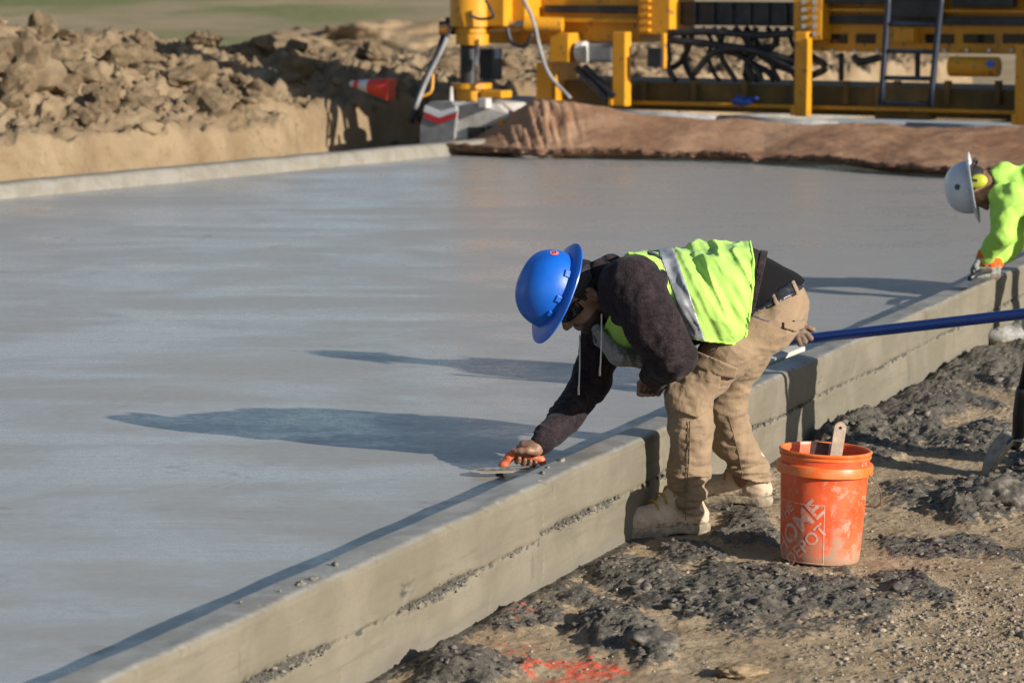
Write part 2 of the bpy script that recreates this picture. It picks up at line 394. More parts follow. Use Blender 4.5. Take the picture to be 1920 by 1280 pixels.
# (px, py, half width, half height, mud amount, heap height)
BLOBS = [(1400, 1118, 330, 62, 1.0, .035), (1180, 1085, 110, 45, .9, .035), (1160, 1190, 105, 42, 1.0, .065), (1235, 1215, 60, 34, 1.0, .05), (880, 1262, 110, 42, .95, .07), (990, 1160, 90, 30, .8, .03),
         (1390, 1000, 90, 40, .9, .03), (1300, 1040, 90, 22, .9, .02), (1600, 815, 105, 60, 1.0, .10), (1700, 800, 110, 50, .9, .05), (1835, 950, 120, 36, 1.1, .085), (1925, 900, 50, 60, 1.0, .04),
         (1800, 690, 150, 45, 1.0, .07), (1760, 750, 140, 40, .9, .05), (1830, 830, 130, 35, .9, .05), (1800, 1030, 170, 26, .75, .012), (1720, 930, 70, 30, .6, .02), (1900, 640, 90, 30, 1.0, .05),
         (1690, 700, 80, 35, .9, .05), (1060, 1110, 80, 35, .6, .02), (1590, 1100, 90, 30, .7, .02), (1640, 1140, 90, 26, .8, .025), (1480, 1170, 200, 30, .55, .01), (1350, 920, 100, 50, .9, .03)]
mud = np.zeros_like(S); heap = np.zeros_like(S)
wn = fbm(np.stack([flat[:, 0] * 5, flat[:, 1] * 2.2, 0 * flat[:, 0]], -1), 4).reshape(S.shape)
for bx, by, bw, bh, am, hh in BLOBS:
    d = np.sqrt(((PX - bx) / bw) ** 2 + ((PY - by) / bh) ** 2) + .55 * wn
    mud = np.maximum(mud, am * sst(1.25, .55, d)); heap = np.maximum(heap, hh * sst(1.2, .2, d))
mud = np.maximum(mud, .85 * sst(.10, .02, Q) * (S < 8)) ; mud = np.maximum(mud, sst(7.2, 8.5, S) * sst(1.6, .6, Q) * .9)
n1 = fbm(np.stack([flat[:, 0] * 9, flat[:, 1] * 9, 0 * flat[:, 0]], -1), 5, .58).reshape(S.shape)
n2 = fbm(np.stack([flat[:, 0] * 17 + 5, flat[:, 1] * 17, 0 * flat[:, 0]], -1), 5, .6, True).reshape(S.shape)
n3 = fbm(np.stack([flat[:, 0] * 45, flat[:, 1] * 45, 0 * flat[:, 0]], -1), 3, .6).reshape(S.shape)
n5 = fbm(np.stack([flat[:, 0] * 32 + 8, flat[:, 1] * 26, 0 * flat[:, 0]], -1), 4, .62, True).reshape(S.shape); n4 = fbm(np.stack([flat[:, 0] * 85, flat[:, 1] * 60, 0 * flat[:, 0]], -1), 2, .6).reshape(S.shape); kill = sst(.0, .06, Q)
Z = .68 * heap * (.8 + .25 * n1) + mud * (.010 * n1 + .0035 * n2 + .0035 * n3 + .0060 * n4 + .0050 * n5 + .002) + (1 - mud) * (.006 * n1 + .0035 * n3 + .0024 * n4)
smoothlump = sst(1.1, .3, np.sqrt(((PX - 880) / 110) ** 2 + ((PY - 1262) / 42) ** 2))
Z = Z * (1 - .45 * smoothlump) + smoothlump * heap * .5
Z = np.clip(Z, -.02, .25) * (.25 + .75 * kill)
# level footing under boots and bucket
for fx, fy, rr, lv in ((1250, 1010, .17, .0), (1385, 948, .19, .0), (1537, 1052, .17, .0)):
    c = G(fx, fy, 0.); d = np.hypot(pts[..., 0] - c[0], (pts[..., 1] - c[1])); k = sst(rr, rr * .7, d); Z = Z * (1 - k) + k * np.minimum(Z, lv + .006 * n3)
Z -= sst(2.4, 5, Q) * .2
pts[..., 2] = Z
paint = .66 * sst(1.15, .35, np.sqrt(((PX - 1060) / 120) ** 2 + ((PY - 1262) / 34) ** 2) + .5 * wn) - .75 * sst(.9, .3, np.sqrt(((PX - 1030) / 40) ** 2 + ((PY - 1262) / 14) ** 2))
paint = np.maximum(paint, .38 * sst(1.2, .3, np.sqrt(((PX - 985) / 60) ** 2 + ((PY - 1160) / 22) ** 2) + .5 * wn)); paint = np.maximum(paint, .38 * sst(1.3, .3, np.sqrt(((PX - 960) / 110) ** 2 + ((PY - 1215) / 24) ** 2)))
me = grid_mesh('worked_dirt', pts); attr(me, 'mud', mud); attr(me, 'paint', np.clip(paint, 0, 1))
tag(link('dirt_strip', me, M_SOIL, None, False), 'trodden tan dirt with ridges of dark spilled concrete beside the wall', kind='structure')
# gravel and crumbs lying on it
idx = np.random.RandomState(1).permutation(flat.shape[0]); fp = pts.reshape(-1, 3); fm = mud.ravel(); fx, fy = PX.ravel(), PY.ravel(); fq = Q.ravel()
vis = (fx > 600) & (fx < 2000) & (fy > 600) & (fy < 1320) & (fq > .05)
gi = [i for i in idx[:160000] if vis[i] and fm[i] < .55 and random.random() < .018 + .42 * float(sst(1400, 1900, fx[i]) * sst(1020, 1200, fy[i]))][:9000]
M_STONE = simple('gravel_stone', (.13, .105, .075), (.33, .275, .205), 30, .9, .3, 200, .002)
tag(scatter('gravel', fp[gi] + [0, 0, .001], np.random.RandomState(5).gamma(1.6, .0022, len(gi)) + .0018, peb, M_STONE), 'loose pale gravel scattered over the dirt', 'gravel', kind='stuff')
ci = [i for i in idx[160000:] if vis[i] and fm[i] > .6 and random.random() < .14][:5200]
M_MUDC = simple('wet_concrete_crumb', (.055, .048, .038), (.14, .122, .098), 40, .65, .5, 130, .004)
tag(scatter('concrete_crumbs', fp[ci], np.random.RandomState(6).gamma(.9, .0042, len(ci)) + .0018, lump, M_MUDC), 'dark crumbs of spilled wet concrete over the mud ridges', 'crumbs', kind='stuff')
wc = [near_pt(np.array([np.dot(G(px, py, .33)[:2] - NA[:2], nd)]), np.array([-.06 + random.uniform(-.03, .03)]), np.array([.333]))[0] for px, py in ((545, 1092), (560, 1085), (575, 1096), (536, 1110), (590, 1100), (505, 1135), (1040, 890), (1062, 880), (1100, 868), (640, 1060))]
cr_ = scatter('joint_crumbs', jcen, np.random.RandomState(2).gamma(2, .0012, 900) + .0012, peb, simple('joint_crumb', (.10, .092, .075), (.20, .18, .14), 40, .9)); tag(cr_, 'crumbly grey mortar bits caught along the joint in the wall face', 'crumbs', kind='stuff')
tag(scatter('mortar_crumbs', wc, [random.uniform(.006, .012) for _ in wc], lump, simple('mortar_crumb', (.14, .125, .09), (.22, .2, .15), 40, .8)), 'tiny mortar crumbs dropped on top of the curb', 'crumbs', kind='stuff')
def clod(name, px, py, size, label, mat, seed):
    c = G(px, py, 0.); me = rock_mesh(name, seed, 4, .5, .7)
    v = np.array([x.co for x in me.vertices]); v *= 1 + .10 * fbm(v * 5 + seed, 4)[:, None]; me.vertices.foreach_set('co', (v * np.array(size)).astype(np.float32).ravel())
    o = link(name, me, mat); o.location = (c[0], c[1], size[2] * .45); return tag(o, label, 'clod')
clod('dirt_clod', 1385, 1268, (.062, .05, .032), 'large tan dirt clod lying on the dirt at the bottom edge', M_SOILFAR, 3)
clod('mud_clod', 1222, 1225, (.075, .06, .06), 'dark wet concrete lump just right of the orange paint', M_MUDC, 8)
clod('mud_clod', 1880, 955, (.10, .09, .09), 'dark wet concrete lump at the foot of the shovel blade', M_MUDC, 12)

# ---- dirt bank beyond the far curb
s1 = np.linspace(-14, 22, 620); q1 = np.concatenate([np.linspace(.1, 5, 230), np.linspace(5.05, 12, 50)])
S660 = float(np.dot(G(655, 283, .33)[:2] - FA[:2], fd)); S, Q = np.meshgrid(s1, q1, indexing='ij'); pts = far_pt(S, Q, 0.); fl = pts.reshape(-1, 3)
big = fbm(np.stack([S.ravel() * .55, Q.ravel() * .6, 0 * S.ravel()], -1), 3).reshape(S.shape)
med = fbm(fl * 2.4, 5, .6).reshape(S.shape); cl = fbm(fl * 5.5 + 3, 4, .6, True).reshape(S.shape)
crest = 1.46 - .42 * sst(2.2, 5.6, S) - .35 * sst(7, 12, S) + .12 * big
foot = .30 + .35 * fbm(np.stack([S.ravel() * 1.3, 0 * S.ravel(), 0 * S.ravel()], -1), 3).reshape(S.shape) * .35
foot = foot + 1.5 * sst(S660, S660 + .8, S)
cut = .52 + .08 * big
Z = cut * sst(foot, foot + .14, Q) + (crest - cut) * sst(foot, foot + 3.2 + .5 * big, Q)
Z *= sst(11.5, 6.0, Q)
lowstep = sst(foot - .02, foot + .2, Q)
Z += lowstep * (.11 * med + .055 * cl) * (.75 + .25 * sst(.5, 1.2, Q)) * sst(12, 8, Q) - .05 * (1 - lowstep)
hole = 0 * sst(1.3, .4, np.hypot((S - np.dot(G(735, 262, .33)[:2] - FA[:2], fd)) / .45, (Q - .6) / .8)); Z -= .5 * hole
pts[..., 2] = Z; pts[..., :2] += (fnorm * 1.0) * (.05 * (med * lowstep))[..., None]
def bank_mat():
    m = N('excavated_clay')
    c = m.mix(m.ramp(m.noise(1.6, 7, .62, .4), .35, .65), (.225, .160, .094), (.325, .245, .153))
    c = m.mix(m.ramp(m.noise(14, 6, .7), .55, .72, 0, .6), c, (.145, .102, .060))
    c = m.mix(m.ramp(m.noise(5, 5, .7), .6, .72, 0, .5), c, (.39, .315, .21))
    n1 = m.bump(m.noise(10, 8, .7), .8, .06); n1 = m.bump(m.noise(42, 6, .7), .7, .02, n1)
    return m.fin(c, .95, n1, spec=.1)
M_BANK = bank_mat()
bank = tag(link('dirt_bank', grid_mesh('dirt_bank', pts), M_BANK, None, False), 'bank of excavated tan clay with loose clods behind the far curb', kind='structure')
clods = [rock_mesh('clod%d' % i, i + 50, 3, .55, .8) for i in range(7)]
for m_ in clods:
    m_.materials.append(M_BANK); v = np.array([x.co for x in m_.vertices]); v *= 1 + .12 * np.sign(fbm(v * 2.2, 2))[:, None] * np.abs(fbm(v * 2.5, 2))[:, None]; m_.vertices.foreach_set('co', v.astype(np.float32).ravel())
rs = np.random.RandomState(11); bp = pts.reshape(-1, 3); bpx, bpy_ = proj(bp); ok = np.where((bpx > -60) & (bpx < 1560) & (Q.ravel() > .55) & (Q.ravel() < 4.4) & (bpy_ > 20))[0]
for i in rs.choice(ok, 210, replace=False):
    o = bpy.data.objects.new('dirt_clod', clods[rs.randint(7)]); COL.objects.link(o); r = .035 + rs.gamma(1.5, .035)
    o.location = bp[i] + [0, 0, r * .25]; o.scale = (r * rs.uniform(.8, 1.5), r * rs.uniform(.8, 1.3), r * rs.uniform(.6, 1.1)); o.rotation_euler = rs.uniform(-1, 1, 3) * (0.6, .6, 3.1); o.parent = bank
for px, py, Y, sx, sz in ((78, 62, 27.5, .15, .17), (58, 88, 26.6, .07, .15), (405, 48, 30, .12, .09), (258, 55, 28.5, .08, .08), (200, 190, 25.2, .12, .13), (485, 178, 27.4, .15, .13), (330, 150, 27.2, .2, .1), (700, 60, 32, .16, .1), (500, 70, 30.5, .14, .12), (560, 60, 31, .12, .09), (120, 160, 25.4, .14, .1)):
    o = bpy.data.objects.new('dirt_clod', clods[rs.randint(7)]); COL.objects.link(o); j_ = ok[np.argmin((bpx[ok] - px) ** 2 + (bpy_[ok] - py - sz * 90) ** 2)]; o.location = bp[j_] + [0, 0, sz * .45]; o.scale = (sx, sx * .9, sz); o.rotation_euler = (rs.uniform(-.5, .5), rs.uniform(-.5, .5), rs.uniform(0, 6)); o.parent = bank
bi = rs.choice(np.where((bpx > -60) & (bpx < 1500) & (Q.ravel() > .45) & (Q.ravel() < 5) & (bpy_ > 15))[0], 3600)
cr2 = scatter('loose_crumbs', bp[bi], rs.gamma(1.3, .012, len(bi)) + .008, lump, M_BANK, bank); cr2['kind'] = 'stuff'
# spoil heaps on the field
for px, py, Y, sx, sz, lb in ((690, 14, 62, 1.9, .55, 'low brown spoil heap on the field, left of the machine'),):
    me = rock_mesh('spoil_heap', 77, 5, .4, 1); v = np.array([x.co for x in me.vertices]); v *= 1 + .22 * fbm(v * 4, 5)[:, None]; me.vertices.foreach_set('co', v.astype(np.float32).ravel())
    c = P(px, py, Y); o = link('spoil_heap', me, M_BANK); o.location = (c[0], Y, .1); o.scale = (sx, sx, sz); tag(o, lb, 'spoil heap')
# ================================================================== FIGURES: distance fields meshed into single continuous surfaces
class Fld:
    def __init__(s, lo, hi, h):
        s.lo = np.array(lo, float); s.h = h; s.n = np.ceil((np.array(hi) - s.lo) / h).astype(int) + 1
        s.f = np.full(s.n, 1.0, np.float32)
    def blk(s, lo, hi):
        a = np.clip(np.floor((np.array(lo) - s.lo) / s.h).astype(int), 0, s.n - 1); b = np.clip(np.ceil((np.array(hi) - s.lo) / s.h).astype(int) + 1, 1, s.n)
        if (b <= a).any(): return None, None
        ax = [s.lo[i] + s.h * np.arange(a[i], b[i], dtype=np.float32) for i in range(3)]
        return tuple(slice(a[i], b[i]) for i in range(3)), np.stack(np.meshgrid(*ax, indexing='ij'), -1).astype(np.float32)
    def put(s, sl, d, k):
        o = s.f[sl]
        if k > 0:
            hh = np.clip(.5 + .5 * (o - d) / k, 0, 1); s.f[sl] = o * (1 - hh) + d * hh - k * hh * (1 - hh)
        else: s.f[sl] = np.minimum(o, d)
    def cap(s, a, b, ra, rb=None, k=.02, sq=None):
        """tapered limb a->b; sq=(axis, factor): section widened along a unit axis by factor"""
        rb = ra if rb is None else rb; a, b = np.asarray(a, float), np.asarray(b, float)
        R = max(ra, rb) * (sq[1] if sq else 1) + k + .02
        sl, p = s.blk(np.minimum(a, b) - R, np.maximum(a, b) + R)
        if sl is None: return s
        ab = b - a; L2 = max(ab @ ab, 1e-9); pa = p - a
        t = np.clip((pa @ ab) / L2, 0, 1); d = pa - t[..., None] * ab
        if sq:
            ax = np.asarray(sq[0], float); ax /= np.linalg.norm(ax); c = d @ ax; d = d - (c * (1 - 1 / sq[1]))[..., None] * ax
        s.put(sl, np.linalg.norm(d, axis=-1) - (ra + (rb - ra) * t), k); return s
    def chain(s, pts, rad, k=.02, sq=None):
        for i in range(len(pts) - 1): s.cap(pts[i], pts[i + 1], rad[i], rad[i + 1], k, sq)
        return s
    def ell(s, c, rad, R=None, k=.02, neg=False):
        c = np.asarray(c, float); rad = np.asarray(rad, float); m = rad.max() + k + .02
        sl, p = s.blk(c - m, c + m)
        if sl is None: return s
        q = p - c
        if R is not None: q = q @ np.asarray(R)            # R columns are the ellipsoid's axes
        l0 = np.linalg.norm(q / rad, axis=-1); l1 = np.linalg.norm(q / rad ** 2, axis=-1)
        d = l0 * (l0 - 1) / np.maximum(l1, 1e-6)
        if neg:
            o = s.f[sl]; hh = np.clip(.5 - .5 * (o + d) / max(k, 1e-4), 0, 1); s.f[sl] = o * (1 - hh) - d * hh + k * hh * (1 - hh)
        else: s.put(sl, d, k)
        return s
    def box(s, c, half, R, r=.01, k=.01):
        c = np.asarray(c, float); half = np.asarray(half, float); m = np.linalg.norm(half) + k + .02
        sl, p = s.blk(c - m, c + m)
        q = np.abs((p - c) @ np.asarray(R)) - (half - r)
        s.put(sl, np.linalg.norm(np.maximum(q, 0), axis=-1) + np.minimum(q.max(-1), 0) - r, k); return s
    def pts(s):
        ax = [s.lo[i] + s.h * np.arange(s.n[i], dtype=np.float32) for i in range(3)]
        return np.stack(np.meshgrid(*ax, indexing='ij'), -1)
    def near(s, band, fn):                                  # f += fn(points) close to the surface
        m = np.abs(s.f) < band; ix = np.argwhere(m); p = s.lo + ix * s.h
        s.f[m] += fn(p).astype(np.float32); return s
    def copy(s):
        o = Fld.__new__(Fld); o.lo, o.h, o.n, o.f = s.lo, s.h, s.n, s.f.copy(); return o
    def cut(s, fn, band=.08):                               # f = max(f, fn)
        m = s.f < band; ix = np.argwhere(m); p = s.lo + ix * s.h
        s.f[m] = np.maximum(s.f[m], fn(p)); return s
    def crop(s, lo, hi):
        a = np.clip(np.floor((np.array(lo) - s.lo) / s.h).astype(int), 0, s.n - 2); b = np.clip(np.ceil((np.array(hi) - s.lo) / s.h).astype(int) + 1, a + 2, s.n)
        o = Fld.__new__(Fld); o.h = s.h; o.lo = s.lo + a * s.h; o.n = b - a; o.f = s.f[a[0]:b[0], a[1]:b[1], a[2]:b[2]].copy(); return o
    def mesh(s, name, smooth=1):
        ins = s.f < 0; sl = []
        for ax in range(3):
            w_ = np.where(ins.any(axis=tuple(i for i in range(3) if i != ax)))[0]; sl.append(slice(max(w_[0] - 2, 0), w_[-1] + 3))
        f = s.f[tuple(sl)]; lo = s.lo + s.h * np.array([x.start for x in sl]); ins = ins[tuple(sl)]
        c = np.zeros(np.array(f.shape) - 1, np.int8)
        for dx in (0, 1):
            for dy in (0, 1):
                for dz in (0, 1): c += ins[dx:f.shape[0] - 1 + dx, dy:f.shape[1] - 1 + dy, dz:f.shape[2] - 1 + dz]
        act = (c > 0) & (c < 8); ix = np.argwhere(act); idm = np.full(act.shape, -1, np.int64); idm[act] = np.arange(len(ix))
        num = np.zeros((len(ix), 3)); den = np.zeros(len(ix))
        cor = [(0, 0, 0), (1, 0, 0), (0, 1, 0), (1, 1, 0), (0, 0, 1), (1, 0, 1), (0, 1, 1), (1, 1, 1)]
        cv = [f[ix[:, 0] + a, ix[:, 1] + b, ix[:, 2] + d] for a, b, d in cor]
        for i in range(8):
            for j in range(i + 1, 8):
                if sum(abs(cor[i][k] - cor[j][k]) for k in range(3)) != 1: continue
                x = (cv[i] < 0) != (cv[j] < 0); t = np.where(x, cv[i] / np.where(x, cv[i] - cv[j], 1), 0)
                pt = np.array(cor[i]) + t[:, None] * (np.array(cor[j]) - np.array(cor[i])); num += pt * x[:, None]; den += x
        v = lo + (ix + num / den[:, None]) * s.h
        F = []
        for ax in range(3):
            o1, o2 = [(1, 2), (2, 0), (0, 1)][ax]
            sl0 = [slice(1, -1)] * 3; sl1 = [slice(1, -1)] * 3; sl0[ax] = slice(0, -1); sl1[ax] = slice(1, None)
            A, B = ins[tuple(sl0)], ins[tuple(sl1)]
            for fl, mk in ((0, A & ~B), (1, ~A & B)):
                e = np.argwhere(mk); off = np.ones(3, int); off[ax] = 0; e = e + off
                u1 = np.zeros(3, int); u1[o1] = 1; u2 = np.zeros(3, int); u2[o2] = 1
                q = [idm[tuple((e - a).T)] for a in (0 * u1, u1, u1 + u2, u2)]
                q = np.stack(q if not fl else q[::-1], -1); F.append(q)
        F = np.concatenate(F); F = F[(F >= 0).all(1)]
        for _ in range(smooth):                             # relax towards the quad neighbours
            cen = np.repeat(v[F].mean(1), 4, axis=0); fi = F.ravel(); cnt = np.bincount(fi, minlength=len(v))
            acc = np.stack([np.bincount(fi, cen[:, k], len(v)) for k in range(3)], -1)
            v = np.where(cnt[:, None] > 0, .4 * v + .6 * acc / np.maximum(cnt, 1)[:, None], v)
        return mesh_np(name, v, F)
def unit(v): v = np.asarray(v, float); return v / np.linalg.norm(v)
def folds(p, freq, amp, seed=0., sharp=True):
    n = fbm(np.asarray(p, float) * np.asarray(freq) + seed, 3, .45)
    return -amp * (1 - 2.2 * np.abs(n)) if sharp else amp * n
# ---- cloth and skin materials
def knit_mat(name, c1, c2, thr=(.46, .66), scale=330):
    m = N(name); f = m.ramp(m.noise(scale, 4, .75), *thr)
    c = m.mix(f, c1, c2); c = m.mix(m.ramp(m.noise(22, 5, .7), .45, .7, 0, .4), c, c2)
    nn_ = m.bump(m.noise(500, 3), .4, .0015); nn_ = m.bump(m.noise(35, 5, .6), .4, .006, nn_)
    return m.fin(c, .95, nn_, spec=.12, Sheen_Weight=.05)
M_HOOD = knit_mat('heather_fleece', (.006, .005, .007), (.058, .040, .043))
M_FLEECE = knit_mat('grey_fleece', (.12, .115, .11), (.30, .29, .28), (.35, .6), 260)
M_SHIRT = cloth('black_jersey', (.003, .003, .0035), (.006, .006, .007))
def vest_mat():
    m = N('hi_vis_mesh')
    v = m.voro(260); c = m.mix(m.ramp(v, .25, .6, 0, .28), (.38, .61, .125), (.22, .42, .06))
    c = m.mix(m.ramp(m.noise(7, 5, .6), .5, .75, 0, .25), c, (.36, .58, .12))
    n1 = m.bump(v, .35, .0012); n1 = m.bump(m.noise(30, 4), .3, .005, n1)
    return m.fin(c, .78, n1, spec=.25, Sheen_Weight=.1)
M_VEST = vest_mat()
M_TRIM = cloth('hi_vis_tape', (.42, .72, .13), (.35, .64, .10), rough=.7)
M_REFL = simple('reflective_tape', (.26, .27, .29), (.34, .35, .37), 40, .5, .25, 90, .003, metal=.25)
def khaki_mat():
    m = N('khaki_twill')
    c = m.mix(m.ramp(m.noise(9, 6, .65), .38, .66), (.225, .158, .098), (.265, .190, .120))
    c = m.mix(m.ramp(m.noise(26, 6, .75), .6, .74, 0, .35), c, (.19, .135, .085))
    n1 = m.bump(m.noise(700, 2, stretch=(1, 1, 2.5)), .25, .001); n1 = m.bump(m.noise(38, 5, .62, .6), .5, .008, n1)
    return m.fin(c, .88, n1, spec=.2, Sheen_Weight=.1)
M_KHAKI = khaki_mat()
M_SEAM = cloth('khaki_seam', (.17, .12, .073), (.20, .14, .09))
def skin_mat(name, c1, c2):
    m = N(name)
    c = m.mix(m.ramp(m.noise(30, 5, .6), .35, .65), c1, c2)
    c = m.mix(m.ramp(m.attr('beard'), .2, .8, 0, .9), c, (.012, .009, .008))
    return m.fin(c, .5, m.bump(m.noise(350, 4), .25, .001), spec=.4, Subsurface_Weight=.08, Subsurface_Scale=.01)
M_SKIN = skin_mat('skin', (.20, .105, .065), (.26, .145, .092))
M_HAIR = simple('black_hair', (.007, .006, .006), (.02, .017, .015), 90, .6, .5, 260, .004)
M_LENS = simple('dark_lens', (.008, .008, .01), None, rough=.12, bump=0)
M_BELT = simple('black_leather', (.012, .013, .017), (.03, .032, .038), 30, .35, .2, 160, .002)
M_CHROME = simple('worn_steel', (.45, .45, .46), (.30, .29, .28), 50, .35, .1, 90, .002, metal=.9)
M_CORD = cloth('white_cord', (.62, .60, .57), (.50, .48, .45))
def boot_mat():
    m = N('dusty_nubuck')
    c = m.mix(m.ramp(m.noise(16, 6, .65), .35, .65), (.42, .315, .225), (.52, .41, .31))
    c = m.mix(m.ramp(m.noise(34, 6, .75), .58, .7, 0, .6), c, (.22, .175, .125))
    z = m.n('ShaderNodeSeparateXYZ'); m.l(m.co, z.inputs[0])
    dirt = m.ramp(m.math('ADD', z.outputs[2], m.ramp(m.noise(40, 5, .7), .2, .8, -.03, .03)), .022, .045, 1, 0)
    c = m.mix(dirt, c, (.16, .14, .105))
    return m.fin(c, .9, m.bump(m.noise(90, 6, .7), .4, .003), spec=.2)
M_BOOT = boot_mat()
M_SOLE = simple('muddy_sole', (.20, .165, .115), (.35, .285, .20), 40, .95, .5, 80, .005)
M_LACE = cloth('yellow_lace', (.40, .27, .05), (.28, .19, .04))
def hat_mat(name, c1, c2, scr):
    m = N(name)
    s_ = m.ramp(m.noise(1, 7, .8, 2.5, stretch=(26, 60, 26)), .66, .72)
    gate = m.ramp(m.noise(11, 3), .40, .55)
    c = m.mix(m.math('MULTIPLY', s_, gate), m.mix(m.ramp(m.noise(8, 4), .35, .65), c1, c2), scr)
    return m.fin(c, m.ramp(m.noise(25, 5, .7), .3, .7, .30, .46), m.bump(m.noise(60, 5), .05, .002), spec=.5)
M_BLUEHAT = hat_mat('blue_hat_shell', (.004, .088, .43), (.005, .105, .49), (.25, .40, .66))
M_WHITEHAT = hat_mat('white_hat_shell', (.50, .51, .54), (.56, .57, .59), (.40, .45, .45))
M_LIME = cloth('lime_fleece', (.37, .62, .115), (.30, .54, .085))
M_DARKPANT = cloth('grey_work_cloth', (.25, .25, .25), (.34, .33, .32))
M_JEAN = cloth('dark_denim', (.03, .035, .05), (.05, .055, .07))
M_ORANGE = cloth('orange_knit', (.85, .14, .02), (.7, .1, .02))
M_GLOVE = cloth('grey_glove_palm', (.17, .18, .17), (.26, .27, .25))
M_TAN_GLOVE = simple('tan_leather', (.13, .09, .066), (.20, .14, .105), 40, .75, .4, 90, .004)

def frame(u, f):                                            # head frame: columns right, forward(face), up
    u = unit(u); f = np.asarray(f, float); f = unit(f - (f @ u) * u); r = np.cross(f, u); return np.stack([r, f, u], -1)
def head_field(F, c, R, jaw=1.0):
    """head about 0.235 tall around centre c"""
    g = lambda x, y, z: c + R @ np.array([x, y, z])
    F.ell(g(0, -.012, .035), (.077, .098, .088), R, .02)          # skull
    F.ell(g(0, .028, -.025), (.064, .064, .085), R, .03)          # face
    F.ell(g(0, .045, -.085), (.042 * jaw, .040, .036), R, .03)    # chin
    F.ell(g(.043, .03, -.06), (.024, .045, .03), R, .025); F.ell(g(-.043, .03, -.06), (.024, .045, .03), R, .025)
    F.ell(g(.040, .066, -.008), (.022, .018, .018), R, .015); F.ell(g(-.040, .066, -.008), (.022, .018, .018), R, .015)   # cheek bones
    F.cap(g(0, .088, .018), g(0, .113, -.022), .009, .0135, .012)  # nose
    F.ell(g(.012, .103, -.028), (.009, .010, .008), R, .006); F.ell(g(-.012, .103, -.028), (.009, .010, .008), R, .006)
    F.cap(g(-.032, .080, .032), g(.032, .080, .032), .012, .012, .014)   # brow
    for sx in (-1, 1): F.ell(g(sx * .030, .093, .013), (.014, .010, .010), R, .008, neg=True); F.ell(g(sx * .030, .080, .013), (.0125, .0125, .0125), R, .003)
    F.cap(g(-.020, .089, -.051), g(.020, .089, -.051), .006, .006, .006); F.cap(g(-.018, .088, -.063), g(.018, .088, -.063), .0075, .0075, .007)  # lips
    F.cap(g(-.024, .099, -.0565), g(.024, .099, -.0565), .001, .001, .0)
    for sx in (-1, 1):
        F.ell(g(sx * .080, -.012, -.004), (.010, .020, .033), R, .006); F.ell(g(sx * .089, -.010, .002), (.006, .010, .017), R, .004, neg=True)
    return g
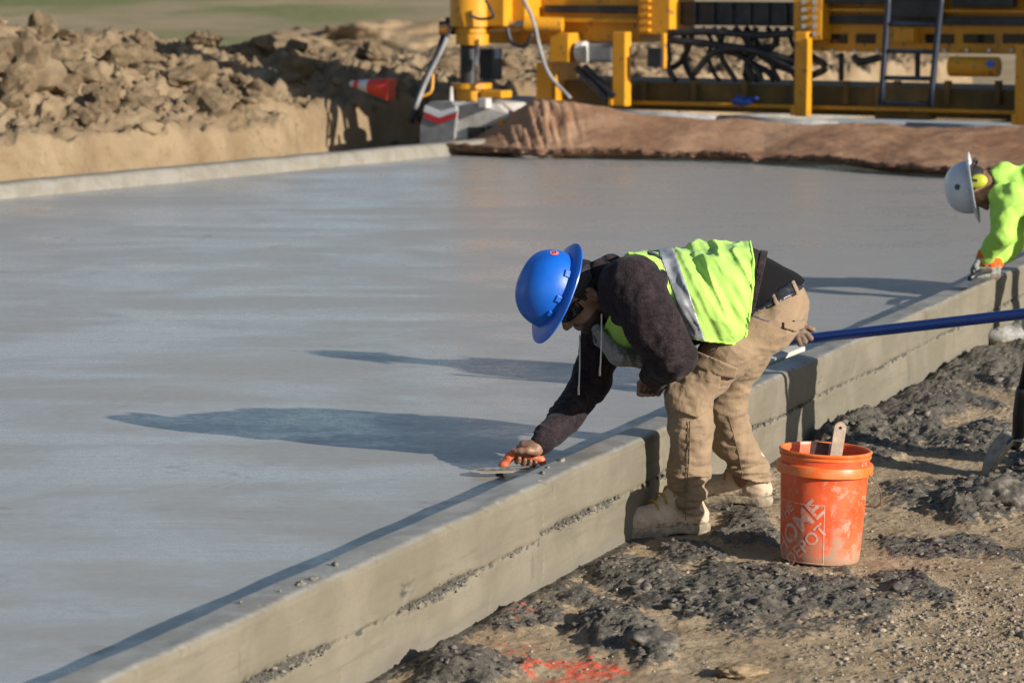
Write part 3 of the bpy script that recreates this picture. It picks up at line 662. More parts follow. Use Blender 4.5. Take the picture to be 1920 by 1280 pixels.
def hard_hat(parent, c, R, mat, sticker=None, tilt=0., emblem=None):
    """full-brim shell: c head centre, R head frame"""
    g = lambda x, y, z: Vector(c + R @ np.array([x, y, z]))
    m = MB(); bm = m.bm; n = 64; rings = []
    prof = [(1.0, -.004), (1.0, 0.0)] + [(math.cos(t) ** .82, math.sin(t) ** .92) for t in np.linspace(.0, math.pi / 2 - .06, 16)]
    Z0 = .045
    def P_(k, r, z): a = 2 * math.pi * k / n; return g(.116 * r * math.cos(a), -.006 + .135 * r * math.sin(a), Z0 + .122 * z)
    for r, z in prof[1:]: rings.append([bm.verts.new(P_(k, r, max(z, 0))) for k in range(n)])
    top = bm.verts.new(P_(0, 0, 1.0))
    for A, B in zip(rings, rings[1:]):
        for k in range(n): bm.faces.new((A[k], A[(k + 1) % n], B[(k + 1) % n], B[k]))
    for k in range(n): bm.faces.new((rings[-1][k], rings[-1][(k + 1) % n], top))
    # crest ridge raised along the middle
    for v in bm.verts:
        q = R.T @ (np.array(v.co) - c)
        e = math.exp(-(q[0] / .016) ** 2) * float(sst(Z0 + .03, Z0 + .09, q[2])); v.co += Vector(R[:, 2] * .006 * e)
    brim = []
    for rr, dz in ((0., .0), (.30, -.004), (.7, -.008), (1.0, -.017), (1.0, -.021), (.5, -.010), (0., -.006)):
        ring = []
        for k in range(n):
            a = 2 * math.pi * k / n; wdt = .036 + .016 * max(0, math.sin(a)) + .006 * max(0, -math.sin(a))
            ring.append(bm.verts.new(g((.1155 + wdt * rr) * math.cos(a), -.006 + (.1345 + wdt * rr) * math.sin(a), Z0 + dz + .010 * rr * abs(math.cos(a)) * 0)))
        brim.append(ring)
    for A, B in zip(brim, brim[1:]):
        for k in range(n): bm.faces.new((A[k], A[(k + 1) % n], B[(k + 1) % n], B[k]))
    hat = m.build('hard_hat', mat, parent, auto=math.radians(50))
    for sx in (-1, 1):                                       # accessory slots moulded over the brim
        for y_, w_ in ((-.055, .017), (.035, .015), (.088, .013)):
            a = math.atan2(y_ / .135, math.sqrt(max(0, 1 - (y_ / .135) ** 2))); b = MB()
            ctr = g(sx * .1155 * math.cos(a), -.006 + .135 * math.sin(a), Z0 + .010)
            tx = Vector(R @ np.array([-sx * .116 * math.sin(a), .135 * math.cos(a), 0])).normalized(); up = Vector(R[:, 2]); out = tx.cross(up)
            b.box(ctr, (w_ * 1.5, .014, .020), Matrix((tx, out, up)).transposed(), .003); b.build('accessory_slot', mat, hat)
        b = MB()                                             # vent row
        for k in range(5):
            zz = .6 + .0; yy = -.045 + .023 * k; r = math.sqrt(max(0, 1 - (yy / .125) ** 2)) * .79
            b.box(g(sx * .116 * .66, yy * .9, Z0 + .122 * (.80 - .9 * (yy / .135) ** 2) * .96), (.004, .011, .004), Matrix(R.tolist()), .001)
        b.build('vent_slot', M_LENS, hat)
    def disc(px, rad, mt, name, ink):
        q = Vector(px); nrm = None
        best = min((f for f in hat.data.polygons), key=lambda f: (f.center - q).length); nrm = best.normal if (best.center - Vector(c)).dot(best.normal) > 0 else -best.normal
        x = nrm.orthogonal().normalized(); y = nrm.cross(x); b = MB(); ctr = best.center + nrm * .0015
        top_ = [b.bm.verts.new(ctr + nrm * .0006 * 0 - nrm * (.0016 * 0) + rad * (x * math.cos(t) + y * math.sin(t)) - nrm * (rad * rad / .24)) for t in np.linspace(0, 6.283, 25)[:-1]]
        cv = b.bm.verts.new(ctr)
        for k in range(24): b.bm.faces.new((cv, top_[k], top_[(k + 1) % 24]))
        d = b.build(name, mt, hat, smooth=True)
        b = MB()
        for t0, t1, rr in ink: b.tube([ctr + nrm * .0008 + rad * rr * (x * math.cos(t) + y * math.sin(t)) for t in np.linspace(t0, t1, 7)], rad * .09, 5)
        b.build('ink_mark', M_LENS, d)
    if sticker is not None: disc(sticker, .0155, simple('pink_sticker', (.78, .16, .12), (.70, .2, .15), 60, .5), 'sticker', ((0, 1.6, .45), (2.2, 3.6, .5), (4, 5.6, .3)))
    if emblem is not None: disc(emblem, .016, simple('dark_emblem', (.06, .07, .08), (.2, .2, .2), 90, .5), 'emblem', ((0, 3.0, .6), (3.3, 6, .5)))
    return hat
def boot(parent, heel, toe, z0=.0, lean=(0, 0, 0), laces=True, mats=(None, None), nm='boot'):
    """heel, toe: ground points"""
    up = np.array([0, 0, 1.]); heel = np.array([heel[0], heel[1], z0]); toe = np.array([toe[0], toe[1], z0]); d = toe - heel; L = np.linalg.norm(d); f = d / L; r = np.cross(f, up)
    g = lambda a, b, h: heel + f * a * L + r * b + up * h
    F = Fld(np.minimum(heel, toe) - .14, np.maximum(heel, toe) + [.14, .14, .30], .0042); lat = (r, 1.0)
    F.ell(g(.80, 0, .050), (.050, .080, .038), np.stack([r, f, up], -1), .03); F.cap(g(.14, 0, .055), g(.72, 0, .050), .040, .046, .03); F.cap(g(.17, 0, .06), g(.24, 0, .155), .041, .042, .03)
    F.cap(g(.60, 0, .058), g(.28, 0, .15), .034, .044, .03)
    F.near(.02, lambda p: folds(p, (14, 14, 32), .0022, 3.) + .0012 * fbm(p * 60, 2))
    F.cut(lambda p: (z0 + .028) - p[:, 2])
    b = link(nm, F.mesh(nm), mats[0] or M_BOOT, parent)
    S_ = Fld(np.minimum(heel, toe) - .14, np.maximum(heel, toe) + [.14, .14, .1], .0042)
    S_.cap(g(.13, 0, .018), g(.45, 0, .018), .046, .043, .02); S_.cap(g(.45, 0, .018), g(.83, 0, .018), .043, .056, .02)
    S_.cut(lambda p: np.maximum(p[:, 2] - (z0 + .034), (z0 - .002 + .008 * sst(.55, .25, np.abs(((p - heel) @ f) / L - .38) * 4)) - p[:, 2])); S_.near(.02, lambda p: .0018 * fbm(p * 55, 2))
    link('sole', S_.mesh('sole'), mats[1] or M_SOLE, b)
    if laces:
        for k in range(4):
            t = .60 - .085 * k; h_ = .112 + .0225 * k; m = MB(); m.tube(spline([g(t + .02, .036, h_ - .022), g(t + .015, .018, h_ + .002), g(t, -.004, h_ + .006), g(t - .01, -.022, h_ - .002), g(t - .02, -.038, h_ - .022)], 4), .0042, 6); m.build('lace', M_LACE, b, True)
    return b
def limb_len(*p): return sum(np.linalg.norm(p[i + 1] - p[i]) for i in range(len(p) - 1))

def join_meshes(name, ms):
    V_, F_, o_ = [], [], 0
    for m in ms:
        v = np.empty(len(m.vertices) * 3, np.float32); m.vertices.foreach_get('co', v); f = np.empty(len(m.loops), np.int32); m.loops.foreach_get('vertex_index', f)
        V_.append(v.reshape(-1, 3)); F_.append(f.reshape(-1, 4) + o_); o_ += len(m.vertices); bpy.data.meshes.remove(m)
    return mesh_np(name, np.concatenate(V_), np.concatenate(F_))
# ================================================================== WORKER 1 (blue hat, bent over the curb)
LAT = (0, 1, 0)
def W(px, py, Y=10.65): return P(px, py, Y)
w1 = empty('person', G(1300, 985, 0.), 'worker in blue hard hat and lime vest bending over the curb with a trowel', 'person', 'concrete workers')
# joints
hipN, hipF = W(1448, 612, 10.62), W(1442, 600, 10.90)
kneN, kneF = W(1292, 742, 10.58), W(1360, 752, 10.98)
ankN, ankF = W(1286, 945, 10.60), W(1396, 905, 11.16)
spine = [W(1452, 585, 10.76), W(1395, 560, 10.74), W(1318, 553, 10.70), W(1240, 562, 10.66), W(1180, 566, 10.64)]
shN, shF = W(1185, 540, 10.455), W(1150, 560, 10.83)
elN, wrN = W(1262, 668, 10.38), W(1228, 704, 10.56)
elF, wrF = W(1106, 715, 10.88), W(1017, 833, 10.515)
hc = W(1090, 556, 10.60)                                     # head centre
hup = unit(W(985, 517, 10.558) - W(1058, 548, 10.60)); HR0 = frame(hup, W(1028, 640, 10.56) - W(1068, 560, 10.6)); HR = HR0 @ np.array(Matrix.Rotation(math.radians(17), 3, 'X')); HHC = W(1060, 557, 10.60)
# ---- body (head, neck, trunk, limbs, hands as one mesh)
B = Fld((-.02, 10.28, -.02), (1.10, 11.36, 1.0), .0065)
Bh = Fld(hc - [.17, .17, .2], hc + [.26, .19, .17], .0038)
hg = head_field(Bh, hc, HR)
for F_ in (Bh, B): F_.cap(hc + HR @ np.array([0, -.02, -.06]), W(1142, 566, 10.63), .056, .062, .03)
B.chain(spine, [.09, .095, .10, .11, .09], .05, (LAT, 1.25)); B.cap(shN, shF, .05, .05, .05)
for a, b_, c_ in ((hipN, kneN, ankN), (hipF, kneF, ankF)): B.chain([a, b_, c_], [.065, .045, .036], .03)
B.chain([shN, elN, wrN], [.045, .036, .027], .02); B.chain([shF, elF, wrF], [.045, .036, .028], .02)
# right hand closed on the trowel grip
GA, GB = W(962, 850, 10.50), W(1014, 861, 10.505)            # grip axis, front -> back
gx = unit(GB - GA); gn = np.array([0, -1., 0]); gn = unit(gn - (gn @ gx) * gx); gu = np.cross(gn, gx); gu = gu if gu[2] > 0 else -gu
def hp(t, n_, u_): return GA + gx * t + gn * n_ + gu * u_
HF = Fld(GA - [.06, .08, .07], GB + [.09, .08, .12], .0032)
HF.cap(wrF + unit(elF - wrF) * .03, wrF, .029, .026, .01); HF.chain([wrF, hp(.068, .004, .034)], [.026, .027], .015, None)
HF.chain([hp(.070, .004, .036), hp(.030, -.008, .034)], [.026, .019], .012, (gn, 1.35))
for i, (t, l) in enumerate(((.018, .95), (.038, 1.0), (.057, .97), (.075, .85))):
    r_ = .0098 - .0005 * i
    HF.chain([hp(t + .012, -.020, .036), hp(t, -.037 * l, .018), hp(t - .001, -.032 * l, -.012), hp(t + .001, -.006, -.026 * l), hp(t + .003, .018, -.020 * l), hp(t + .004, .026, -.008)], [r_ * 1.15, r_ * 1.05, r_, r_ * .96, r_ * .95, r_ * .85], .003)
HF.chain([hp(.072, .026, .026), hp(.044, .038, .026), hp(.022, .033, .020), hp(.004, .026, .014)], [.0155, .0125, .0112, .0095], .006)   # thumb along the near side
# left hand, closed and tucked behind the knee
lx = unit(wrN - elN); ly = unit(np.cross(lx, [0, 0, 1])); lz = np.cross(lx, ly)
LF = Fld(wrN - .12, wrN + .14, .0036)
LF.cap(wrN - lx * .03, wrN + lx * .06, .027, .026, .015)
for i in range(4):
    o_ = (i - 1.5) * .019; k0 = wrN + lx * .085 + ly * o_; LF.chain([wrN + lx * .05 + ly * o_, k0, k0 + lx * .018 + lz * .03, k0 - lx * .015 + lz * .045], [.0115, .0105, .0098, .009], .004)
LF.chain([wrN + lx * .02 + ly * .03, wrN + lx * .05 + ly * .045 + lz * .02, wrN + lx * .075 + ly * .03 + lz * .035], [.014, .012, .010], .006)
me = join_meshes('body', [B.mesh('b'), Bh.mesh('b', 2), HF.mesh('b', 2), LF.mesh('b', 2)])
vv = np.array([v.co for v in me.vertices]); lq = (vv - hc) @ HR
bd = sst(-.035, -.055, lq[:, 2] + .35 * np.clip(lq[:, 1] - .07, 0, 1) * 0) * sst(-.01, .02, lq[:, 1]) * (np.linalg.norm(lq, axis=1) < .17)
lip = np.exp(-((lq[:, 2] + .0565) / .010) ** 2 - (lq[:, 0] / .024) ** 2) * (lq[:, 1] > .07)
must = np.exp(-((lq[:, 2] + .041) / .006) ** 2 - (lq[:, 0] / .028) ** 2) * (lq[:, 1] > .07)
attr(me, 'beard', np.clip(bd * .75 + must - lip * 1.2, 0, 1) * (np.linalg.norm(lq, axis=1) < .17))
body = link('body', me, M_SKIN, w1)
Hh = Fld(hc - .17, hc + .17, .004)                           # hair under the hat
Hh.ell(hg(0, -.018, .030), (.083, .098, .088), HR, .01); Hh.near(.02, lambda p: .003 * fbm(p * 70, 3))
Hh.cut(lambda p: np.maximum(((p - hc) @ HR)[:, 1] - .038 - .25 * (((p - hc) @ HR)[:, 2] - .06), -((p - hc) @ HR)[:, 2] - .05 + .9 * np.clip(((p - hc) @ HR)[:, 1] + .02, 0, 1)))
link('hair', Hh.mesh('hair'), M_HAIR, w1)
for sx in (-1, 1):
    b_ = MB(); b_.tube([hg(sx * x, y, z) for x, y, z in ((.045, .098, .034), (.052, .092, .036), (.060, .083, .033))][::-1] + [hg(sx * .02, .102, .033)], .004, 6); b_.build('eyebrow', M_HAIR, w1, True)
gl = MB()                                                    # wrap sunglasses
pl = []
for a in np.linspace(-1.25, 1.25, 25):
    pl.append([hg(.082 * math.sin(a), .012 + .098 * math.cos(a), z_) for z_ in (.030, .022, .010, -.004 - .006 * abs(math.sin(a * 1.6)))])
vs = [[gl.bm.verts.new(Vector(p)) for p in row] for row in pl]
for A_, B_ in zip(vs, vs[1:]):
    for k in range(3): gl.bm.faces.new((A_[k], A_[k + 1], B_[k + 1], B_[k]))
glo = gl.build('sunglasses', M_LENS, w1, True); md = glo.modifiers.new('t', 'SOLIDIFY'); md.thickness = .003
for sx in (-1, 1):
    b_ = MB(); b_.tube([hg(sx * .079, .040, .024), hg(sx * .083, .0, .022), hg(sx * .083, -.02, .014)], .003, 6); b_.build('temple_arm', M_LENS, glo, True)
hard_hat(w1, HHC + HR0 @ np.array([0, .0, .006]), HR0, M_BLUEHAT, sticker=W(1040, 476, 10.56))
# ---- trousers
T = Fld((.30, 10.36, .02), (1.12, 11.40, 1.0), .0046)
T.cap(spine[0], W(1478, 575, 10.76), .078, .064, .05, (LAT, 1.75)); T.cap(W(1458, 588, 10.76), W(1434, 612, 10.74), .080, .076, .05, (LAT, 1.65)); T.cap(W(1462, 552, 10.75), W(1450, 596, 10.75), .072, .082, .05, (LAT, 1.8))
T.chain([hipN, W(1366, 656, 10.57), kneN, W(1296, 800, 10.57), W(1292, 880, 10.585), W(1285, 968, 10.60)], [.084, .083, .068, .068, .064, .066], .03)
T.cap(W(1278, 728, 10.575), W(1282, 765, 10.575), .042, .042, .04)
T.chain([hipF, W(1398, 662, 10.93), kneF, W(1376, 830, 11.05), W(1404, 885, 11.12), W(1412, 925, 11.15)], [.080, .074, .062, .064, .062, .065], .03)
def pant_disp(p):
    px, py = proj(p); ank = sst(850, 905, py) * (px < 1345) + sst(845, 880, py) * (px >= 1345); kne = np.exp(-((py - 765) / 55) ** 2); crotch = np.exp(-((px - 1395) / 50) ** 2 - ((py - 690) / 50) ** 2)
    d = folds(p, (7, 7, 7), .0035, 1.5, False) + folds(p, (10, 9, 19), .0038, 31.)
    d += folds(p, (6, 9, 16), .0065, 9.) * (.25 + .5 * kne + .6 * crotch) + folds(p, (5, 6, 27), .0125, 3.) * np.clip(ank, 0, 1) + .0045 * np.clip(ank, 0, 1)
    d += folds(p, (11, 8, 3.5), .005, 22.) * sst(770, 800, py) * (1 - np.clip(ank, 0, 1))
    return d
T.near(.022, pant_disp)
beltn = unit(W(1500, 528, 10.7) - W(1432, 556, 10.7)); bup = unit(W(1449, 495, 10.7) - W(1467, 543, 10.7)); bup = unit(bup - (bup @ beltn) * beltn); bc = W(1467, 541, 10.75)
hemN, hemF = W(1290, 976, 10.6)[2], W(1400, 918, 11.14)[2]
T2 = T.copy()
T.cut(lambda p: np.maximum((p - bc) @ bup - .008, np.where(p[:, 1] < 10.86, .052 + .36 * (.665 - p[:, 0]) - p[:, 2], .088 + .26 * (.905 - p[:, 0]) - p[:, 2])))
trs = link('trousers', T.mesh('trousers', 1), M_KHAKI, w1)
def patch(src, off, fn, name, mat, parent, sm=1, box=None):   # a raised layer lying on a garment
    s_ = src.crop(*box) if box is not None else src.copy(); s_.f = s_.f - off; s_.cut(fn); return link(name, s_.mesh(name, sm), mat, parent)
def poly_fn(px_poly, ymax, bulge=0.):                        # inside an outline seen on the near side of the garment
    pl_ = np.array(px_poly, float)
    def fn(p):
        px, py = proj(p); ins = np.zeros(len(p), bool); dist = np.full(len(p), 1e9)
        for (x0, y0), (x1, y1) in zip(pl_, np.roll(pl_, -1, 0)):
            c_ = ((y0 > py) != (y1 > py)) & (px < (x1 - x0) * (py - y0) / (y1 - y0 + 1e-9) + x0); ins ^= c_
            ex, ey = x1 - x0, y1 - y0; t = np.clip(((px - x0) * ex + (py - y0) * ey) / (ex * ex + ey * ey), 0, 1); dist = np.minimum(dist, np.hypot(px - x0 - t * ex, py - y0 - t * ey))
        return np.maximum(np.where(ins, -dist, dist) * .0018, p[:, 1] - ymax)
    return fn
pk = T2.crop(W(1230, 800, 10.4), W(1400, 640, 10.7)); pk.near(.03, lambda p: folds(p, (12, 12, 14), .006, 40.))
patch(pk, .014, poly_fn([(1262, 680), (1300, 668), (1352, 704), (1350, 724), (1326, 772), (1308, 784), (1262, 768), (1248, 748)], 10.62), 'cargo_pocket', M_KHAKI, trs)
patch(T2, .021, poly_fn([(1284, 660), (1300, 655), (1384, 690), (1379, 710), (1352, 706), (1290, 682)], 10.62), 'pocket_flap', M_KHAKI, trs, 1, (W(1270, 730, 10.4), W(1400, 640, 10.7)))
patch(T2, .012, poly_fn([(1468, 598), (1500, 602), (1512, 598), (1508, 615), (1492, 622), (1470, 616)], 10.8), 'rear_pocket_flap', M_KHAKI, trs, 1, (W(1450, 640, 10.5), W(1540, 580, 10.9)))
bl = T2.crop(W(1380, 620, 10.3), W(1560, 480, 11.2)); bl.f -= .011
link('belt', bl.cut(lambda p: np.abs((p - bc) @ bup - .004) - .019).mesh('belt', 1), M_BELT, w1)
for px, py in ((1447, 551), (1490, 536)):
    patch(T2, .0135, (lambda P0: lambda p: np.maximum(np.maximum(np.abs((p - P0) @ beltn) - .0075, np.abs((p - bc) @ bup - .002) - .023), p[:, 1] - 10.8))(W(px, py, 10.64)), 'belt_loop', M_KHAKI, trs, 0, (W(px - 35, py + 50, 10.45), W(px + 35, py - 50, 10.85)))
def seam(pts, name='seam', r=.0016):                         # stitched seam laid on the garment's near side
    out = []
    for px, py in pts:
        d = ray(px, py); best = None
        for Y in np.arange(10.35, 11.3, .003):
            p = P(px, py, Y); ix = np.round((p - T2.lo) / T2.h).astype(int)
            if (ix > 0).all() and (ix < T2.n).all() and T2.f[tuple(ix)] < .0005: best = p; break
        if best is not None: out.append(best - unit(d) * .0024)
    if len(out) > 3: m = MB(); m.tube(out, r, 5); m.build(name, M_SEAM, trs, True)
def lerp_px(a, n=40):
    a = np.array(a, float); t = np.linspace(0, len(a) - 1, n); i = np.minimum(t.astype(int), len(a) - 2); return a[i] + (a[i + 1] - a[i]) * (t - i)[:, None]
seam(lerp_px([(1290, 790), (1289, 850), (1284, 920), (1286, 975)])); seam(lerp_px([(1294, 790), (1293, 850), (1288, 920)]))
seam(lerp_px([(1365, 632), (1350, 645), (1338, 668)], 24)); seam(lerp_px([(1366, 780), (1385, 850), (1392, 890)], 24))
boot(w1, W(1330, 1000, 10.62), W(1152, 1020, 10.505)); boot(w1, W(1443, 955, 11.13), W(1308, 930, 11.24))
# ---- glove stuffed into the back pocket
gl_ = Fld(W(1512, 622, 10.66) - .1, W(1512, 622, 10.66) + .1, .003)
for a, b_ in (((1492, 606), (1524, 618)), ((1492, 610), (1520, 634)), ((1490, 612), (1509, 640)), ((1488, 612), (1500, 644))): gl_.chain([W(*a, 10.67), W((a[0] + b_[0]) / 2, (a[1] + b_[1]) / 2 - 3, 10.655), W(*b_, 10.65)], [.012, .0105, .0095], .005)
gl_.near(.02, lambda p: folds(p, (40, 40, 40), .002, 5.))
link('spare_glove', gl_.mesh('spare_glove'), M_TAN_GLOVE, w1)
# ---- shirt, hoodie, vest
def torso(F, off, k=.06):
    F.cap(W(1462, 560, 10.75), W(1402, 540, 10.735), .112 + off * .5, .125 + off, k, (LAT, 1.32))
    F.chain([W(1402, 548, 10.735), W(1330, 550, 10.70), W(1250, 566, 10.665), W(1186, 568, 10.645)], [.128 + off, .142 + off, .147 + off, .112 + off], k, (LAT, 1.28))
    F.cap(W(1225, 600, 10.66), W(1172, 622, 10.65), .085 + off, .06 + off, .06, (LAT, 1.9)); return F
SH = torso(Fld((.55, 10.35, .55), (1.12, 11.12, 1.12), .005), -.012); SH.near(.02, lambda p: folds(p, (9, 9, 9), .003, 2., False))
SH.cut(lambda p: np.maximum((p - bc) @ (-bup) - .005, (p - W(1385, 540, 10.7)) @ unit([-1, 0, .25])))
link('undershirt', SH.mesh('undershirt'), M_SHIRT, w1)
lo_, hi_ = (.24, 10.24, .50), (1.06, 11.12, 1.10)
Hd = torso(Fld((.02, 10.24, .26), (1.02, 11.08, 1.10), .0050), 0.)
Hd.cap(W(1190, 545, 10.50), W(1175, 560, 10.80), .115, .105, .05)
Hd.chain([shN, W(1225, 608, 10.385), elN], [.100, .088, .074], .035); Hd.chain([elN + [0, .01, 0], wrN], [.072, .050], .03)
Hd.chain([shF, W(1130, 640, 10.88), elF, W(1062, 780, 10.70), wrF + [0.004, 0, .012]], [.082, .072, .064, .050, .040], .03)
Hd.cap(wrF + [.004, 0, .012], wrF - [0, 0, .002], .037, .034, .008)
Hd.cap(W(1146, 498, 10.60), W(1150, 502, 10.72), .038, .034, .02); Hd.cap(W(1122, 512, 10.58), W(1124, 518, 10.72), .042, .04, .03)   # hood bunched at the nape
def hood_disp(p):
    px, py = proj(p); d = folds(p, (8, 8, 8), .006, 4., False) + folds(p, (13, 9, 9), .005, 12.)
    nearel = np.exp(-((px - 1255) / 45) ** 2 - ((py - 655) / 45) ** 2); low = sst(700, 760, py) * (px < 1160)
    return d + folds(p, (9, 8, 30), .006, 30.) * (nearel + .7 * low)
Hd.near(.022, hood_disp)
HdRaw = Hd.copy()
hemx = W(1432, 575, 10.6)
Hd.cut(lambda p: (p - W(1424, 540, 10.7)) @ unit([1, -.10, -.22]) )                          # hem
Hd.f = np.maximum(Hd.f, -(HdRaw.f + .012) * ((HdRaw.pts() - W(1395, 540, 10.7)) @ unit([1, 0, -.2]) > 0) + -1e3 * ((HdRaw.pts() - W(1395, 540, 10.7)) @ unit([1, 0, -.2]) <= 0)) # open at the hem
Hd.ell(hc + HR @ np.array([0, .02, -.07]), (.070, .085, .095), HR, .01, neg=True)
hod = link('hoodie', Hd.mesh('hoodie'), M_HOOD, w1)
patch(HdRaw, .004, lambda p: np.maximum(np.abs((p - W(1424, 540, 10.7)) @ unit([1, -.10, -.22]) + .012) - .013, 0 * p[:, 0] - 1), 'hem_band', M_HOOD, hod)
# grey fleece lining where the jacket hangs open under the chest
Fl = Fld((.20, 10.36, .45), (.72, 10.95, .90), .0048)
Fl.chain([W(1118, 610, 10.63), W(1160, 660, 10.63), W(1222, 676, 10.63)], [.030, .034, .030], .03, (LAT, 3.6)); Fl.cap(W(1146, 560, 10.62), W(1134, 625, 10.62), .040, .045, .03); Fl.near(.02, lambda p: folds(p, (14, 14, 14), .004, 7.))
Fl.ell(hc + HR @ np.array([0, .03, -.07]), (.066, .085, .10), HR, .01, neg=True)
link('fleece_lining', Fl.mesh('fleece_lining'), M_FLEECE, hod)
for a, b_, Y in (((1128, 588), (1125, 702), 10.47), ((1087, 628), (1085, 738), 10.62)):
    m = MB(); m.tube(spline([W(*a, Y), W((a[0] + b_[0]) / 2 + 1, (a[1] + b_[1]) / 2, Y), W(*b_, Y)], 6), .0028, 6); c_ = m.build('drawstring', M_CORD, hod, True)
    m = MB(); m.cyl(W(b_[0], b_[1] - 14, Y), W(b_[0], b_[1] + 2, Y), .0036, n=8); m.build('cord_tip', M_CHROME, c_)
m = MB(); m.tube([W(1412, 592, 10.46), W(1424, 596, 10.455), W(1436, 600, 10.455)], .004, 6); m.box(W(1440, 602, 10.455), (.012, .004, .008)); m.build('zipper_pull', M_CHROME, hod)
V = torso(Fld(lo_, hi_, .0048), .014)
V.cap(W(1190, 540, 10.53), W(1178, 556, 10.79), .125, .115, .06)
V.cap(W(1370, 540, 10.56), W(1350, 600, 10.53), .10, .085, .08); V.cap(W(1310, 560, 10.53), W(1322, 612, 10.53), .10, .075, .07)   # the loose side panel
def vest_disp(p):
    d = folds(p, (7, 5, 5), .010, 14., False); px, py = proj(p)
    q = p.copy(); q[:, 0] += .55 * p[:, 2]                    # drapes fall at a slant
    return d + folds(q, (11, 4, 2.2), .012, 6.) * sst(1235, 1300, px) + .004 * fbm(p * 16, 2)
V.near(.03, vest_disp)
VR = V.copy()
hemf = lambda p: (p - W(1406, 545, 10.6)) @ unit([1, .02, -.10])
bot = lambda p: (lambda a: a)((p - W(1350, 642, 10.5)) @ unit([-.18, 0, -1]))
armh = lambda p, c_, r_: r_ - np.linalg.norm((p - c_) * [1, .75, 1], axis=1)
def vest_cut(p):
    d = np.maximum(hemf(p), (p - W(1146, 560, 10.64)) @ unit([-1, 0, .30]))
    d = np.maximum(d, np.where(proj(p)[0] > 1250, bot(p), -1))
    for A_, B_, rr in ((W(1176, 520, 10.40), W(1236, 640, 10.28), .125), (W(1150, 545, 10.95), W(1125, 690, 10.93), .115)):
        ab = B_ - A_; t = np.clip(((p - A_) @ ab) / (ab @ ab), 0, 1); d = np.maximum(d, rr - np.linalg.norm(p - A_ - t[:, None] * ab, axis=1) - 0 * t)
    return d
V.cut(vest_cut); V.f = np.maximum(V.f, -(VR.f + .010))
vst = link('vest', V.mesh('vest', 1), M_VEST, w1)
def st(p): return (p - W(1272, 540, 10.6)) @ unit([1, 0, .34 - 0])
def stripe_fn(lo, hi): return lambda p: np.maximum(np.maximum((lo - st(p)), st(p) - hi), vest_cut(p) + .002)
s_ = VR.copy(); s_.f = np.maximum(s_.f - .0035, -(VR.f + .004)); s_.cut(stripe_fn(-.025, .027)); so = link('reflective_stripe', s_.mesh('reflective_stripe', 1), M_REFL, vst)
tr = VR.copy(); tr.f = np.maximum(tr.f - .003, -(VR.f + .006)); tr.cut(lambda p: np.maximum(vest_cut(p), -vest_cut(p) - .011)); link('edge_binding', tr.mesh('edge_binding', 1), M_TRIM, vst)
# dark block lettering across the shoulders, seen almost edge-on
pr = VR.copy(); pr.f = np.maximum(pr.f - .002, -(VR.f + .003))
def letters(p):
    d = np.full(len(p), 1.0)
    for k in range(6):
        c_ = W(1232, 480, 10.54 + .055 * k); q = p - c_; d = np.minimum(d, np.maximum(np.maximum(np.abs(q[:, 0] + .1 * q[:, 1]) - .034, np.abs(q[:, 1]) - .018), -(np.maximum(np.abs(q[:, 0]) - .017, np.abs(q[:, 1]) - .007)) if k % 2 else -1 + 0 * q[:, 0]))
    return np.maximum(np.maximum(d, vest_cut(p) + .004), W(1230, 520, 10.6)[2] - p[:, 2])
pr.cut(letters); link('back_print', pr.mesh('back_print', 0), M_LENS, vst)
# ---- trowel in his hand
trw = empty('hand_trowel', G(950, 886, SLAB_Z + .01), 'hand trowel with orange grip pressed on the wet slab in a bare hand', 'trowel')
tA, tB = W(880, 893, 10.45), W(1019, 879, 10.46); tA[2] = max(tA[2], SLAB_Z + .014); tx = unit(tB - tA); ty = unit(np.cross([0, 0, 1], tx)); tz = np.cross(tx, ty)
L_ = np.linalg.norm(tB - tA); wd = .052
outl = [(0.0, 0), (.012, .55), (.035, .9), (.07, 1)] + [(L_ - .012, 1), (L_, .8)]
poly = [tA + tx * a + ty * wd * b_ for a, b_ in outl] + [tA + tx * a - ty * wd * b_ for a, b_ in outl[::-1][:-1]]
MB().prism(poly, tz * .0022).build('blade', simple('cement_smeared_steel', (.50, .43, .31), (.33, .29, .22), 24, .55, .4, 60, .003, metal=.35), trw)
MB().box((tA + tB) / 2 + tz * .008, (L_ * .62, .018, .010), Matrix(np.stack([tx, ty, tz], -1).tolist()), .003).build('mount', M_CHROME, trw)
M_GRIP = simple('orange_grip', (.62, .10, .03), (.50, .17, .08), 60, .5, .2, 120, .002)
hb = Fld(np.minimum(GA, GB) - .1, np.maximum(GA, GB) + .1, .003)
hb.chain([W(937, 884, 10.503), W(944, 871, 10.50), W(955, 857, 10.50), GA + [.004, 0, 0], W(990, 853, 10.502), GB], [.012, .0135, .015, .015, .0145, .0125], .01); hb.cap(GB, W(1020, 872, 10.50), .012, .010, .01)
link('grip', hb.mesh('grip'), M_GRIP, trw)
MB().ball(W(934, 886, 10.503), (.010, .010, .008)).build('grip_toe', M_BELT, trw, True)
